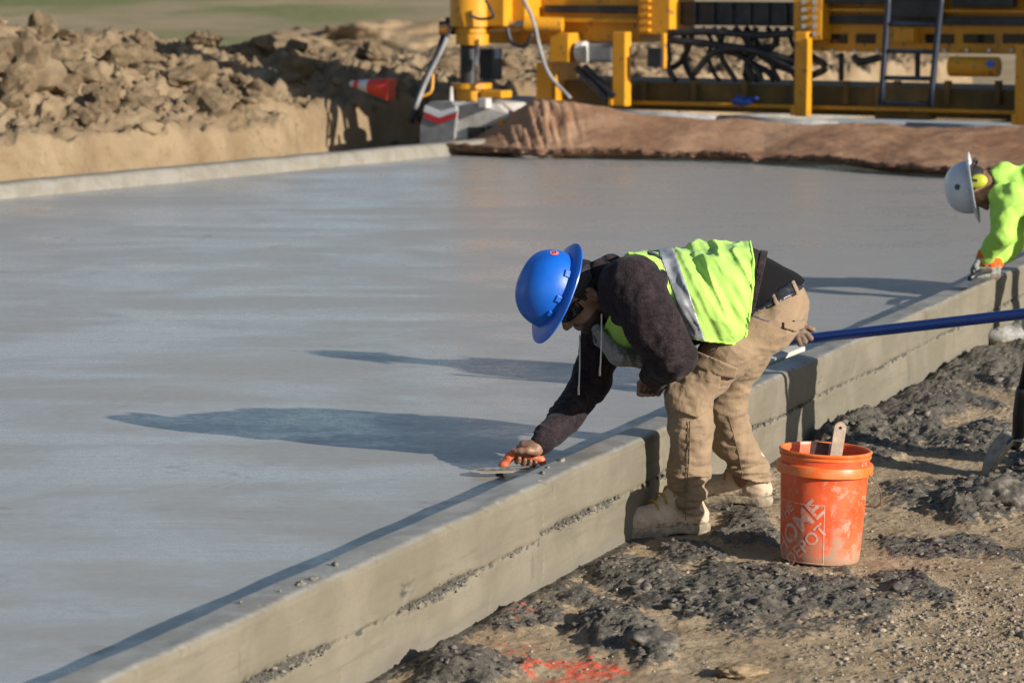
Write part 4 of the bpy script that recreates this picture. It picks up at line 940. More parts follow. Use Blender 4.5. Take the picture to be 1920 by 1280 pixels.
# ================================================================== WORKERS 2 AND 3
def worker(root, J, mats, grids, hat, cuffs=None, h=.0062):
    """J: joints; sagittal plane across the view; lateral axis is Y"""
    lo, hi = grids
    Bd = Fld(lo, hi, .0075); hcx, R = J['head'], J['R']
    Hf = Fld(hcx - .2, hcx + .2, .0045); head_field(Hf, hcx, R)
    for F_ in (Hf, Bd): F_.cap(hcx + R @ np.array([0, -.02, -.06]), J['spine'][-1], .055, .06, .03)
    Bd.chain(J['spine'], [.09] * len(J['spine']), .05, (LAT, 1.3))
    ms = [Hf.mesh('b', 2)]
    for s_ in 'NF':
        Bd.chain([J['hip' + s_], J['kne' + s_], J['ank' + s_]], [.07, .045, .036], .03); Bd.chain([J['sh' + s_], J['el' + s_], J['wr' + s_]], [.045, .036, .027], .03)
        wr, ha = J['wr' + s_], J['ha' + s_]; x = unit(ha - wr); y = unit(np.cross(x, [0.2, 0, 1])); z = np.cross(x, y); z = z if z[2] < 0 else -z
        HF = Fld(np.minimum(wr, ha) - .1, np.maximum(wr, ha) + .1, .004); HF.cap(wr - x * .02, wr + x * .075, .026, .027, .015, (y, 1.3))
        for i in range(4):
            o_ = (i - 1.5) * .021; k0 = wr + x * .095 + y * o_; HF.chain([wr + x * .06 + y * o_, k0, k0 + x * .028 + z * .022, k0 + x * .014 + z * .052, k0 - x * .012 + z * .054], [.0125, .0118, .011, .0105, .0098], .003)
        HF.chain([wr + x * .02 - y * .03, wr + x * .06 - y * .048 + z * .02, wr + x * .085 - y * .030 + z * .045], [.0155, .0135, .0115], .006)
        if mats.get('glove'): link('glove', HF.mesh('glove', 1), mats['glove'], root)
        else: ms.append(HF.mesh('b', 1))
    me = join_meshes('body', [Bd.mesh('b')] + ms); attr(me, 'beard', np.zeros(len(me.vertices))); link('body', me, M_SKIN, root)
    T_ = Fld(lo, hi, h); sp = J['spine']
    T_.cap(sp[0], J['hipN'], .10, .095, .05, (LAT, 1.2)); T_.cap(J['hipN'], J['hipF'], .10, .10, .05)
    for s_ in 'NF': T_.chain([J['hip' + s_], J['kne' + s_], J['ank' + s_]], [.098, .074, .066], .04)
    T_.near(.02, lambda p: folds(p, (8, 8, 14), .009, 3.)); zc = min(J['ankN'][2], J['ankF'][2]); T_.cut(lambda p: (zc - .02) - p[:, 2]); link('trousers', T_.mesh('trousers'), mats['pants'], root)
    S_ = Fld(lo, hi, h); n_ = len(sp)
    S_.chain(sp, [.115] + [.125] * (n_ - 2) + [.105], .06, (LAT, 1.32)); S_.cap(J['shN'], J['shF'], .085, .085, .05)
    for s_ in 'NF': S_.chain([J['sh' + s_], (J['sh' + s_] + J['el' + s_]) / 2, J['el' + s_], J['wr' + s_]], [.082, .068, .058, .040], .03)
    S_.cap(hcx + R @ np.array([0, -.04, -.125]), sp[-1], .062, .085, .04)
    S_.near(.03, lambda p: folds(p, (5, 5, 7), .013, 5.) + folds(p, (4, 4, 4), .010, 1., False) + .003 * fbm(p * 14, 2))
    S_.ell(hcx + R @ np.array([0, .03, -.06]), (.07, .09, .095), R, .01, neg=True)
    sw = link('sweatshirt', S_.mesh('sweatshirt'), mats['top'], root)
    if cuffs:
        for s_ in 'NF':
            wr, d = J['wr' + s_], unit(J['ha' + s_] - J['wr' + s_]); C_ = Fld(wr - .09, wr + .09, .004); C_.cap(wr + d * .004, wr + d * .022, .043, .040, .01); C_.near(.02, lambda p: folds(p, (30, 30, 30), .003, 2.)); link('cuff', C_.mesh('cuff'), cuffs, root)
    for s_ in 'NF': boot(root, J['ank' + s_][:2] + np.array([.07, 0]) * 1.0, J['ank' + s_][:2] + np.array([-.22, .0]) + J.get('toe' + s_, np.zeros(2)), laces=False, mats=mats.get('boot', (None, None)))
    Hh_ = Fld(hcx - .17, hcx + .17, .006); Hh_.ell(hcx + R @ np.array([0, -.02, .03]), (.082, .097, .086), R, .01); Hh_.cut(lambda p: np.maximum(((p - hcx) @ R)[:, 1] - .03, -((p - hcx) @ R)[:, 2] - .04)); link('hair', Hh_.mesh('hair'), M_HAIR, root)
    return sw, hard_hat(root, hcx, R, hat[0], emblem=hat[1])
Y2 = 15.85
w2 = empty('person', G(1890, 640, 0.), 'worker in white hard hat and lime sweatshirt leaning over the curb with both hands', 'person', 'concrete workers')
hc2 = P(1836, 350, Y2 + .02); R2 = frame(P(1776, 360, Y2 + .05) - P(1836, 350, Y2 + .02), P(1826, 430, Y2 - .02) - hc2)
J2 = dict(head=hc2, R=R2, spine=[P(2085, 372, Y2 + .08), P(2020, 356, Y2 + .07), P(1955, 352, Y2 + .05), P(1898, 358, Y2 + .04)],
          shN=P(1893, 378, Y2 - .13), shF=P(1893, 372, Y2 + .22), elN=P(1880, 440, Y2 - .16), wrN=P(1849, 478, Y2 - .07), haN=P(1829, 512, Y2 - .03), elF=P(1900, 448, Y2 + .22), wrF=P(1866, 492, Y2 + .14), haF=P(1850, 514, Y2 + .10),
          hipN=P(2098, 392, Y2 - .05), hipF=P(2098, 388, Y2 + .22), kneN=P(2008, 500, Y2 - .08), kneF=P(2030, 500, Y2 + .30), ankN=P(1938, 606, Y2 - .03), ankF=P(2010, 600, Y2 + .45))
sw2, ht2 = worker(w2, J2, dict(top=M_LIME, pants=M_DARKPANT, glove=M_GLOVE, boot=(simple('pale_rubber', (.34, .34, .32), (.24, .235, .22), 30, .7), None)), (P(1760, 660, 15.4) * [1, 1, 0] + [0, 0, .02], [3.3, 16.6, 1.05]), (M_WHITEHAT, P(1790, 348, Y2 - .10)), M_ORANGE)
m = MB(); g2 = lambda x, y, z: Vector(hc2 + R2 @ np.array([x, y, z]))
for sx in (-1, 1):
    b_ = MB(); b_.ball(g2(sx * .105, -.012, -.006), (.024, .036, .046), Matrix(R2.tolist())); em = b_.build('ear_muff', simple('olive_cup', (.42, .46, .03), (.36, .40, .03), 30, .5), w2, True)
    b_ = MB(); b_.tube(spline([g2(sx * .13, -.012, -.004), g2(sx * .128, -.025, .03), g2(sx * .11, -.07, .03), g2(sx * .05, -.13, .0)], 5), .007, 6); b_.build('muff_arm', M_BELT, em, True)
b_ = MB(); b_.tube(spline([g2(-.05, -.13, 0), g2(0, -.142, -.005), g2(.05, -.13, 0)], 6), .009, 6); b_.build('neck_band', M_BELT, w2, True)
# edging tool under his gloves
et = empty('edging_trowel', G(1830, 530, CURB_Z), 'flat steel edging tool under the gloved hands on the curb', 'trowel')
eA, eB = G(1806, 538, CURB_Z + .02), G(1868, 514, CURB_Z + .02); ex = unit(eB - eA); ey = unit(np.cross([0, 0, 1], ex))
MB().box((eA + eB) / 2, (np.linalg.norm(eB - eA), .08, .004), Matrix(np.stack([ex, ey, [0, 0, 1]], -1).tolist()), .001).build('blade', M_CHROME, et)
MB().tube([eA * .8 + eB * .2 + [0, 0, .03], eA * .5 + eB * .5 + [0, 0, .045], eA * .2 + eB * .8 + [0, 0, .03]], .014, 8).build('grip', M_BELT, et, True)
# worker 3, standing just outside the picture; his shadow falls over the wall and the slab
w3 = empty('person', (2.34, 11.55, 0.), 'stooping worker at the right edge whose shadow crosses the wall', 'person', 'concrete workers')
hc3 = np.array([2.15, 11.55, 1.42]); R3 = frame([-.45, 0, .89], [-.89, 0, -.45])
J3 = dict(head=hc3, R=R3, spine=[np.array([2.40, 11.55, .90]), np.array([2.37, 11.55, 1.02]), np.array([2.31, 11.55, 1.14]), np.array([2.25, 11.55, 1.27])],
          shN=np.array([2.25, 11.37, 1.24]), shF=np.array([2.25, 11.73, 1.24]), elN=np.array([2.22, 11.28, .98]), wrN=np.array([2.10, 11.42, .86]), haN=np.array([2.02, 11.48, .85]), elF=np.array([2.36, 11.82, .98]), wrF=np.array([2.34, 11.75, .77]), haF=np.array([2.30, 11.72, .71]),
          hipN=np.array([2.40, 11.45, .86]), hipF=np.array([2.40, 11.66, .86]), kneN=np.array([2.30, 11.40, .47]), kneF=np.array([2.33, 11.74, .47]), ankN=np.array([2.37, 11.38, .10]), ankF=np.array([2.42, 11.80, .10]))
worker(w3, J3, dict(top=M_HOOD, pants=M_JEAN, boot=(M_BELT, M_BELT)), ([1.95, 11.1, .02], [2.66, 12.05, 1.68]), (M_WHITEHAT, None), None, .008)
# ================================================================== TOOLS AND BUCKET
bkc = G(1537, 1049, 0.) + [0, 0, .002]; bk = empty('bucket', bkc, 'scuffed orange plastic bucket with worn white lettering on the dirt', 'bucket')
tilt = Matrix.Rotation(math.radians(2.4), 3, 'Y')
def bq(v): return Vector(bkc) + tilt @ Vector(v)
def bucket_mat():
    m = N('scuffed_orange_plastic')
    z = m.n('ShaderNodeSeparateXYZ'); m.l(m.co, z.inputs[0])
    c = m.mix(m.ramp(m.noise(10, 6, .65), .35, .65), (.62, .070, .018), (.72, .105, .03))
    c = m.mix(m.ramp(m.noise(38, 7, .75), .54, .70, 0, .55), c, (.62, .24, .15))
    c = m.mix(m.ramp(m.noise(16, 7, .7, .6), .56, .64, 0, .75), c, (.36, .26, .19))
    c = m.mix(m.ramp(m.math('ADD', z.outputs[2], m.ramp(m.noise(18, 6, .7), .2, .8, -.10, .10)), .0, .13, .85, 0), c, (.30, .225, .15))
    return m.fin(c, m.ramp(m.noise(20, 5), .3, .7, .38, .62), m.bump(m.noise(120, 5, .7), .15, .002), spec=.45)
M_BUCKET = bucket_mat()
M_BORANGE = simple('orange_plastic_rim', (.68, .12, .014), (.62, .17, .05), 26, .42, .12, 120, .002)
RB, RT, HB = .1285, .146, .362
rz = lambda z: RB + (RT - RB) * z / HB
def lat(prof, name, mat, par, n=72):
    m = MB(); m.lathe(prof, (0, 0, 0), n=n)
    for v in m.bm.verts: v.co = bq(v.co)
    return m.build(name, mat, par, auto=math.radians(40))
shell = lat([(0, .0), (RB - .012, .0), (RB - .003, .003), (RB, .010)] + [(rz(z), z) for z in np.linspace(.03, HB, 9)] + [(RT - .004, HB), (RT - .006, HB - .01)] + [(rz(z) - .005, z) for z in np.linspace(HB - .04, .012, 6)] + [(0, .012)], 'wall', M_BUCKET, bk)
lat([(rz(.290), .290), (rz(.29) + .0125, .2885), (rz(.29) + .0140, .2900), (rz(.3) + .0140, .318), (rz(.3) + .012, .3215), (rz(.32), .324)], 'collar_ring', M_BORANGE, bk)
lat([(rz(.342), .342), (rz(.34) + .0042, .343), (rz(.34) + .0042, .349), (rz(.35), .351)], 'rib', M_BORANGE, bk)
lat([(RT, .355), (RT + .005, .357), (RT + .006, .362), (RT + .002, .366), (RT - .004, .365), (RT - .006, .358)], 'rim', M_BORANGE, bk)
m = MB(); a0 = math.radians(-28)
bx = lambda t, out, z: bq(((rz(.3) + out) * math.cos(t), (rz(.3) + out) * math.sin(t), z))
m.tube(spline([bx(a0, .010, .300), bx(a0, .020, .290), bx(a0 + .18, .042, .245), bx(a0 + .38, .044, .205), bx(a0 + .62, .036, .178), bx(a0 + 1.2, .02, .165), bx(a0 + 2.0, .016, .17), bx(a0 + 2.7, .014, .22), bx(a0 + 3.14, .014, .30)], 8), .0022, 6); m.build('bail_handle', simple('rusty_wire', (.16, .12, .10), (.25, .21, .18), 60, .6, metal=.5), bk, True)
# lettering
def ink_mat():
    m = N('worn_white_print')
    f = m.ramp(m.noise(46, 7, .75), .40, .66)
    return m.fin(m.mix(f, (.58, .38, .32), (.60, .20, .12)), .6, None, spec=.3)
M_INK = ink_mat()
def wrap(name, me_verts_faces, par, ang0, z0):
    v, f = me_verts_faces; out = []
    bm = bmesh.new(); bv = [bm.verts.new((x, y, 0)) for x, y in v]
    for q_ in f:
        try: bm.faces.new([bv[i] for i in q_])
        except ValueError: pass
    for x in np.arange(-.2, .2, .008): bmesh.ops.bisect_plane(bm, geom=bm.verts[:] + bm.edges[:] + bm.faces[:], plane_co=(x, 0, 0), plane_no=(1, 0, 0))
    for q_ in bm.verts:
        z = z0 + q_.co.y; r = rz(z) + .0009; t = ang0 + q_.co.x / r; q_.co = bq((r * math.cos(t), r * math.sin(t), z))
    me = bpy.data.meshes.new(name); bm.to_mesh(me); bm.free(); return link(name, me, M_INK, par)
def text_vf(txt, size, rot, ox, oy, sx=1.0):
    cu = bpy.data.curves.new('t', 'FONT'); cu.body = txt; cu.size = size; cu.align_x = 'CENTER'; cu.align_y = 'CENTER'; cu.offset = size * .018; cu.resolution_u = 3
    ob = bpy.data.objects.new('t', cu); COL.objects.link(ob); dg = bpy.context.evaluated_depsgraph_get(); me = bpy.data.meshes.new_from_object(ob.evaluated_get(dg))
    c, s = math.cos(rot), math.sin(rot); v = [((p.co.x * sx) * c - p.co.y * s + ox, (p.co.x * sx) * s + p.co.y * c + oy) for p in me.vertices]; f = [tuple(p.vertices) for p in me.polygons]
    bpy.data.objects.remove(ob); bpy.data.curves.remove(cu); bpy.data.meshes.remove(me); return v, f
A0 = math.radians(-133); Z0_ = .104; SQ = .097; rot = math.radians(45)
for t_, sz, ox, oy in (('THE', .046, -.050, .056), ('HOME', .086, -.006, .008), ('DEPOT', .058, .034, -.040)): wrap('lettering', text_vf(t_, sz, rot, ox, oy, 1.0), shell, A0, Z0_)
def bar(x0, y0, x1, y1): return [(x0, y0), (x1, y0), (x1, y1), (x0, y1)], [(0, 1, 2, 3)]
for b_ in (bar(-SQ, SQ - .003, SQ, SQ), bar(-SQ, -SQ, SQ, -SQ + .003), bar(SQ - .003, -SQ + .003, SQ, SQ - .003), bar(-SQ, -SQ + .003, -SQ + .003, SQ - .003)): wrap('print_border', b_, shell, A0, Z0_)
# tools standing in the bucket
M_WOOD = simple('weathered_wood', (.36, .27, .20), (.48, .38, .30), 30, .85, .4, 70, .003); M_WOODD = simple('dark_wet_wood', (.045, .035, .03), (.13, .095, .075), 18, .8, .4, 70, .003)
th = empty('wooden_tool_handle', tuple(bq((0, 0, .02))), 'long pale wooden handle with a round hole leaning in the orange bucket', 'tool handle')
hA, hB = bq((.0, -.02, .02)), Vector(P(1577, 795, bkc[1] - .0)); d_ = (hB - hA).normalized(); sx_ = d_.cross(Vector((0, 1, 0))).normalized(); ny = sx_.cross(d_)
prof_ = [hA - sx_ * .020, hA + sx_ * .020] + [hB - d_ * .012 + (sx_ * math.cos(t) + d_ * math.sin(t)) * .019 for t in np.linspace(0, math.pi, 13)]
MB().prism(prof_, ny * .020).build('shaft', M_WOOD, th); MB().cyl(hB - d_ * .012 - ny * .0008, hB - d_ * .012 + ny * .0208, .0048, n=16).build('hang_hole', M_LENS, th)
fb = empty('wooden_float_block', tuple(bq((-.03, .02, .02))), 'dark wet wooden block poking out of the orange bucket beside the handle', 'float')
c0, c1 = bq((-.035, .03, .02)), Vector(P(1539, 829, bkc[1] + .04)); dz_ = (c1 - c0).normalized(); s2 = dz_.cross(Vector((.35, 1, 0))).normalized(); n2_ = s2.cross(dz_)
MB().box((c0 + c1) / 2, (.020, .062, (c1 - c0).length), Matrix((n2_, s2, dz_)).transposed(), .003).build('board', M_WOODD, fb); MB().box((c0 + c1) / 2 - s2 * .034 + n2_ * 0, (.024, .007, (c1 - c0).length * .995), Matrix((n2_, s2, dz_)).transposed(), .002).build('edge_strip', M_WOOD, fb)
# shovel
sv = empty('shovel', G(1860, 898, 0.), 'round point shovel with cement caked blade resting on the mud heap at right', 'shovel')
tip, neck = P(1855, 900, 11.80), P(1906, 822, 11.80); d_ = unit(neck - tip); side = unit(np.array([.03, -1, .0]) - (np.array([.03, -1, 0]) @ d_) * d_); nrm = np.cross(d_, side); Lb = np.linalg.norm(neck - tip) * 1.06
U, V_ = np.meshgrid(np.linspace(-1, 1, 21), np.linspace(0, 1, 24), indexing='ij')
wid = .105 * np.clip(np.sqrt(np.clip(V_ / .52, 0, 1)) ** .9, .02, 1); pt = tip + (d_ * Lb)[None, None] * V_[..., None] + side * (U * wid)[..., None] - nrm * (.032 * U ** 2 + .014 * np.sin(V_ * 3.1) - .045 * sst(.93, 1, V_) * np.abs(U))[..., None]
M_CAKED = simple('cement_caked_steel', (.35, .31, .24), (.22, .20, .165), 30, .8, .5, 70, .004)
o = link('blade', grid_mesh('blade', pt), M_CAKED, sv); md = o.modifiers.new('t', 'SOLIDIFY'); md.thickness = .005
hand3 = np.array([1.985, 11.50, .87]); sock = neck + d_ * .01
M_BLKH = simple('black_shaft', (.012, .013, .018), (.10, .10, .10), 16, .4, .2, 90, .002, lo=.55, hi=.72)
MB().tube(spline([tip + d_ * Lb * .72, sock, neck + (P(1916, 740, 11.74) - neck) * .6, P(1917, 726, 11.73)], 6), [.012] + [.026] * 12 + [.025] * 5 + [.020], 12).build('socket', M_BLKH, sv, True)
hd = unit(hand3 - P(1917, 726, 11.73)); MB().tube([P(1917, 726, 11.73), hand3, hand3 + hd * .42], .017, 12).build('handle', M_BLKH, sv, True)
# bull float with its blue pole
bf = empty('bull_float', G(1440, 690, SLAB_Z), 'bull float with long blue pole lying over the curb behind the worker', 'bull float')
pA, pM, pB = P(1478, 639, 12.95), P(1920, 588, 11.98), np.array([2.30, 11.72, .70])
pB = pM + (pM - pA) * .42
M_BLUEP = simple('blue_pole_paint', (.006, .045, .28), (.01, .06, .36), 20, .35, .08, 120, .002); 
def pole_mat():
    m = N('blue_enamel'); c = m.mix(m.ramp(m.noise(14, 6, .7, stretch=(1, 1, 1)), .62, .70, 0, .6), (.006, .05, .30), (.10, .11, .13)); return m.fin(c, .33, m.bump(m.noise(90, 4), .08, .002), spec=.5)
pdir = unit(pM - pA); MB().tube([pA - pdir * .12, pA, pM, pB], .0215, 16).build('pole', pole_mat(), bf, True)
fA, fB = P(1385, 702, 12.75), P(1484, 660, 13.05); fx = unit(fB - fA); fy = unit(np.cross([0, 0, 1], fx))
fA[2] = max(fA[2], SLAB_Z + .01); fB[2] = max(fB[2], SLAB_Z + .01)
MB().box((fA + fB) / 2 + [0, 0, .02], (np.linalg.norm(fB - fA), .14, .022), Matrix(np.stack([fx, fy, np.cross(fx, fy)], -1).tolist()), .006).build('blade', simple('pale_magnesium', (.44, .42, .36), (.56, .54, .48), 16, .55), bf)
MB().box(pA - pdir * .10, (.06, .06, .05), None, .008).build('bracket', M_CHROME, bf)

# ================================================================== PAVING MACHINE
KA = np.array([math.cos(math.radians(-30)), math.sin(math.radians(-30)), 0]); KB = np.array([-KA[1], KA[0], 0])     # across the lane, and onward along it
K0 = P(870, 230, 29.3)
def M_(px, py, e=0.):                                        # ray meets the machine's rear plane moved e onward
    d = ray(px, py); o = np.array([0, 0, CAM_H]); t = np.dot(K0 + KB * e - o, KB) / np.dot(d, KB); return o + t * d
KR = Matrix(np.stack([KA, KB, [0, 0, 1]], -1).tolist())
def yellow_mat():
    m = N('machine_yellow'); c = m.mix(m.ramp(m.noise(2.5, 6, .65), .35, .65), (.50, .225, .010), (.60, .275, .014)); c = m.mix(m.ramp(m.noise(6, 7, .75), .58, .72, 0, .55), c, (.20, .125, .05)); c = m.mix(m.ramp(m.noise(14, 5), .60, .68, 0, .75), c, (.10, .08, .06)); return m.fin(c, .42, m.bump(m.noise(20, 4), .1, .01), spec=.45)
M_YEL = yellow_mat(); M_BLK = simple('machine_black', (.010, .011, .015), (.03, .03, .034), 6, .5, .2, 30, .005); M_GRY = simple('machine_grey', (.18, .18, .18), (.27, .27, .265), 5, .6, .2, 20, .01)
M_PALE = simple('dusty_white_paint', (.46, .45, .42), (.34, .31, .27), 4, .65, .2, 20, .01); M_NAVY = simple('dark_blue_tank', (.008, .014, .028), (.014, .024, .042), 6, .5); M_YELSHADE = simple('machine_yellow_shaded', (.10, .065, .02), (.19, .115, .025), 3, .7, .3, 12, .01)  # the dark ochre is machine yellow with shade put into its colour
pvr = empty('slipform_paver', (K0[0], K0[1], 0), 'yellow slipform paving machine straddling the fresh slab in the background', 'paver')
def mb(name, mat, x0, y0, x1, y1, e=0., th=.25, bev=.012, par=None, mbo=None):
    a_, b_ = M_(x0, y0, e), M_(x1, y1, e); c_ = (a_ + b_) / 2 + KB * th / 2; wdt = abs(np.dot(b_ - a_, KA)); hgt = abs(a_[2] - b_[2])
    k = mbo or MB(); k.box(c_, (wdt, th, hgt), KR, bev); return k if mbo else k.build(name, mat, par or pvr)
def mt(name, mat, pts, r, e=0., par=None, n=8): k = MB(); k.tube(spline([M_(p[0], p[1], e + (p[2] if len(p) > 2 else 0)) for p in pts], 6), r, n); return k.build(name, mat, par or pvr, True)
# main cross beam in sections
bL = mb('frame_beam', M_YEL, 975, -60, 1200, 80, .35, .55); mb('rail', M_BLK, 1020, 10, 1195, 26, .30, .06, .004, bL); mb('rail', M_YEL, 985, 34, 1195, 44, .27, .09, .004, bL)
mb('end_plate', M_YEL, 1196, -60, 1256, 66, .25, .5)
for y_ in (-2, 12, 26, 40, 54): mb('rib_bolt', M_YEL, 1199, y_, 1216, y_ + 6, .2, .06, .003)
mb('telescopic_beam', M_BLK, 1250, 4, 1500, 50, .45, .4)
bR = mb('frame_beam', M_YEL, 1498, -60, 2150, 106, .40, .55); mb('rail', M_BLK, 1545, 28, 2150, 52, .34, .07, .004, bR); mb('rail', M_YEL, 1545, 16, 2150, 27, .30, .11, .004, bR)
for x0, x1 in ((1557, 1588), (1605, 1640), (1735, 1788), (1806, 1862), (1880, 1935), (1960, 2010)): mb('slot', M_LENS, x0, 64, x1, 82, .385, .03, .002, bR)
mb('hydraulic_block', M_YEL, 1488, -20, 1540, 76, .18, .26)
for j in range(5):
    for i in range(2): k = MB(); k.cyl(M_(1507 + 20 * i, 4 + 15 * j, .10), M_(1507 + 20 * i, 4 + 15 * j, .2), .022, n=10); k.build('fitting', M_CHROME, pvr)
# posts carrying the mould
for x0, x1, y0, y1 in ((1148, 1172, 60, 200), (1490, 1511, 60, 219), (1904, 1926, 84, 236)): p_ = mb('post', M_YEL, x0, y0, x1, y1, .05, .12); mb('post_foot', M_YEL, x0 - 8, y1 - 22, x0 - 1, y1 - 2, .03, .06, .004, p_)
# mould behind the burlap
md_ = mb('mould', M_YELSHADE, 1005, 150, 2150, 232, .45, 1.2); mb('mould_lip', M_YEL, 1170, 196, 2150, 214, .28, .16, .01, md_); mb('mould_side', M_YEL, 1005, 118, 1034, 205, .2, .5)
for x_ in range(1200, 2000, 95): mb('stiffener', M_YELSHADE, x_, 152, x_ + 9, 196, .38, .07, .004, md_)
# ladder
lad = mt('ladder', M_NAVY, [(1668, -30), (1652, 197)], .028, -.12); mt('ladder_rail', M_NAVY, [(1768, -30), (1744, 200)], .028, -.12, lad)
for y_ in (-5, 45, 96, 146, 193): mt('rung', M_NAVY, [(1666 - 15 * y_ / 200, y_), (1765 - 22 * y_ / 200, y_ + 2)], .02, -.12, lad)
mb('cab_panel', M_BLK, 1668, -60, 1762, 34, .22, .1); mb('cab_panel', M_BLK, 1785, -60, 1900, 14, .22, .1); mb('shade_panel', M_BLK, 1545, -60, 1660, 8, .24, .1); mb('shade_panel', M_YELSHADE, 1640, 160, 1740, 226, .36, .2)  # dark cab, with more dark panels added to deepen the shaded right side
for x_ in range(1560, 1930, 42): k = MB(); k.cyl(M_(x_, 95, .36), M_(x_, 95, .41), .016, n=8); k.build('bolt', M_CHROME, bR)
for x_ in range(1265, 1490, 34): mb('beam_rib', M_BLK, x_, 6, x_ + 6, 48, .42, .04, .003)
# things hung below the beam
k = MB(); k.cyl(M_(1782, 125, .25), M_(1872, 126, .25), .085, n=24); tk = k.build('air_tank', M_YEL, pvr, auto=.6); k = MB(); k.cyl(M_(1857, 120, .13), M_(1857, 120, .17), .034, n=14); k.build('blue_sticker', simple('blue_decal', (.02, .10, .45), None, bump=0), tk)
mb('lamp_box', M_YEL, 1675, 52, 1712, 80, .2, .12); mb('control_panel', M_BLK, 1213, 90, 1240, 126, .05, .06); mb('panel_bracket', M_YEL, 1238, 62, 1246, 130, .08, .05)
rs = np.random.RandomState(21)
for k_ in range(13):
    x0 = 1258 + 20 * k_; x1 = x0 + rs.randint(-60, 70); mt('hose', M_BLK, [(x0, 52), (x0 + rs.randint(-10, 25), 78 + rs.randint(0, 14)), ((x0 + x1) / 2, 92 + rs.randint(0, 30)), (x1, 120 + rs.randint(0, 20)), (x1 + 12, 152)], .018 + .014 * rs.rand(), .3 + .3 * rs.rand())
for pts_ in ([(1255, 62), (1330, 60), (1420, 66), (1500, 62)], [(1255, 75), (1340, 84), (1420, 96), (1500, 118)], [(1300, 140), (1340, 98), (1400, 92), (1450, 110), (1490, 130)], [(1520, 105), (1548, 128), (1500, 150)], [(1600, 105), (1612, 116), (1650, 108)]): mt('hose', M_BLK, pts_, .032, .25)
for x_ in (1572, 1715): mb('hanger', M_BLK, x_, 100, x_ + 7, 152, .5, .05)
# swing arm at the left leg
mb('arm_box', M_YEL, 1030, 62, 1066, 118, .1, .25); mb('pump_housing', M_GRY, 1080, 80, 1150, 118, .25, .3, .03); k = MB(); k.cyl(M_(1086, 98, .2), M_(1098, 98, .2), .1, n=20); k.build('pump_cap', M_PALE, pvr)
k = MB(); k.cyl(M_(985, 45, .0), M_(1055, 47, .1), .068, n=20); k.build('swing_cylinder', M_YEL, pvr, auto=.6); k = MB(); k.cyl(M_(944, 45, .0), M_(986, 45, .0), .026, n=14); k.build('cylinder_rod', M_CHROME, pvr, True)
mb('arm_link', M_YEL, 915, -60, 985, 58, .05, .3); mb('arm_beam', M_YEL, 905, 58, 1060, 84, .45, .3)
for x0, y0, x1, y1 in ((1082, 128, 1140, 188), (1096, 126, 1152, 182)): k = MB(); k.cyl(M_(x0, y0, .15), M_(x1, y1, .05), .034, n=14); k.build('lift_cylinder', M_BLK, pvr)
# left leg and crawler
LE = -.05
def leg(name, mat, y0, y1, r, cx=884, par=None, n=28): k = MB(); k.cyl(M_(cx, y1, LE), M_(cx - (y1 - y0) * 0, y0, LE), r, n=n); return k.build(name, mat, par or pvr, auto=.6)
lg = leg('leg_tube', M_YEL, -220, 50, .20); leg('leg_flange', M_YEL, 54, 62, .165, 886, lg); leg('leg_flange', M_YEL, 66, 84, .155, 886, lg); leg('leg_collar', M_YEL, 40, 70, .15, 886, lg); leg('leg_cap', M_BLK, -232, -219, .14, 884, lg)
mb('leg_bracket', M_YEL, 905, -60, 945, 50, -.1, .3); leg('leg_piston', M_BLK, 80, 160, .085, 880); k = MB(); k.cyl(M_(893, 158, -.2), M_(893, 86, -.2), .022, n=12); k.build('guide_rod', M_CHROME, pvr, True)
mb('rear_tank', M_NAVY, 898, 92, 922, 150, .2, .2); leg('turntable', M_YEL, 156, 166, .19, 884); leg('turntable_base', M_YEL, 166, 188, .15, 884); mb('turntable_arm', M_YEL, 900, 170, 940, 185, -.15, .2); k = MB(); k.cyl(M_(846, 190, -.3), M_(846, 163, -.3), .022, .014, n=12); k.build('grease_bottle', M_PALE, pvr)
# crawler: grey nose facing the camera, pale side plate
def quad(pts_, vec): k = MB(); k.prism(pts_, vec); return k
e0 = -.45
nose = [M_(786, 330, e0), M_(788, 236, e0), M_(797, 200, e0), M_(806, 191, e0), M_(846, 192, e0), M_(858, 204, e0), M_(852, 240, e0), M_(848, 330, e0)]
crw = quad(nose, KB * 1.5).build('crawler', simple('crawler_grey', (.16, .165, .17), (.26, .26, .26), 4, .6, .2, 20, .01), pvr)
sidep = [M_(850, 330, e0 + .05), M_(853, 238, e0 + .05), M_(860, 203, e0 + .05), M_(872, 192, e0 + .05), M_(930, 196, e0 + .1), M_(953, 214, e0 + .1), M_(960, 240, e0 + .1), M_(962, 330, e0 + .1)]
quad(sidep, KB * 1.3).build('side_plate', M_PALE, pvr)
mb('track_opening', M_BLK, 876, 238, 905, 275, e0 + .03, .1, .01); mb('track_opening', M_BLK, 912, 236, 952, 262, e0 + .06, .1, .01); mb('yellow_tab', M_YEL, 934, 225, 944, 236, e0 + .0, .05, .004); mb('pad_block', M_PALE, 896, 184, 912, 204, e0, .1)
for y_, mtl, nm in ((208, simple('decal_white', (.7, .7, .72), None, bump=0), 'chevron'), (220, simple('decal_red', (.45, .03, .04), None, bump=0), 'chevron')):
    ch = [M_(797, y_ - 10, e0 - .012), M_(824, y_ + 1, e0 - .012), M_(856, y_ - 8, e0 - .012), M_(855, y_ + 1, e0 - .012), M_(823, y_ + 13, e0 - .012), M_(794, y_ + 1, e0 - .012)]
    quad(ch, KB * .01).build(nm, mtl, crw)
mt('hose', M_GRY, [(850, 38, -.1), (830, 90, -.3), (800, 150, -.4), (778, 205, -.5)], .022); mt('hose', M_BLK, [(842, 36), (822, 100, -.2), (795, 160, -.3), (770, 230, -.4)], .034); mt('hose', M_YEL, [(812, 140, -.35), (808, 172, -.4), (786, 183, -.45)], .014)
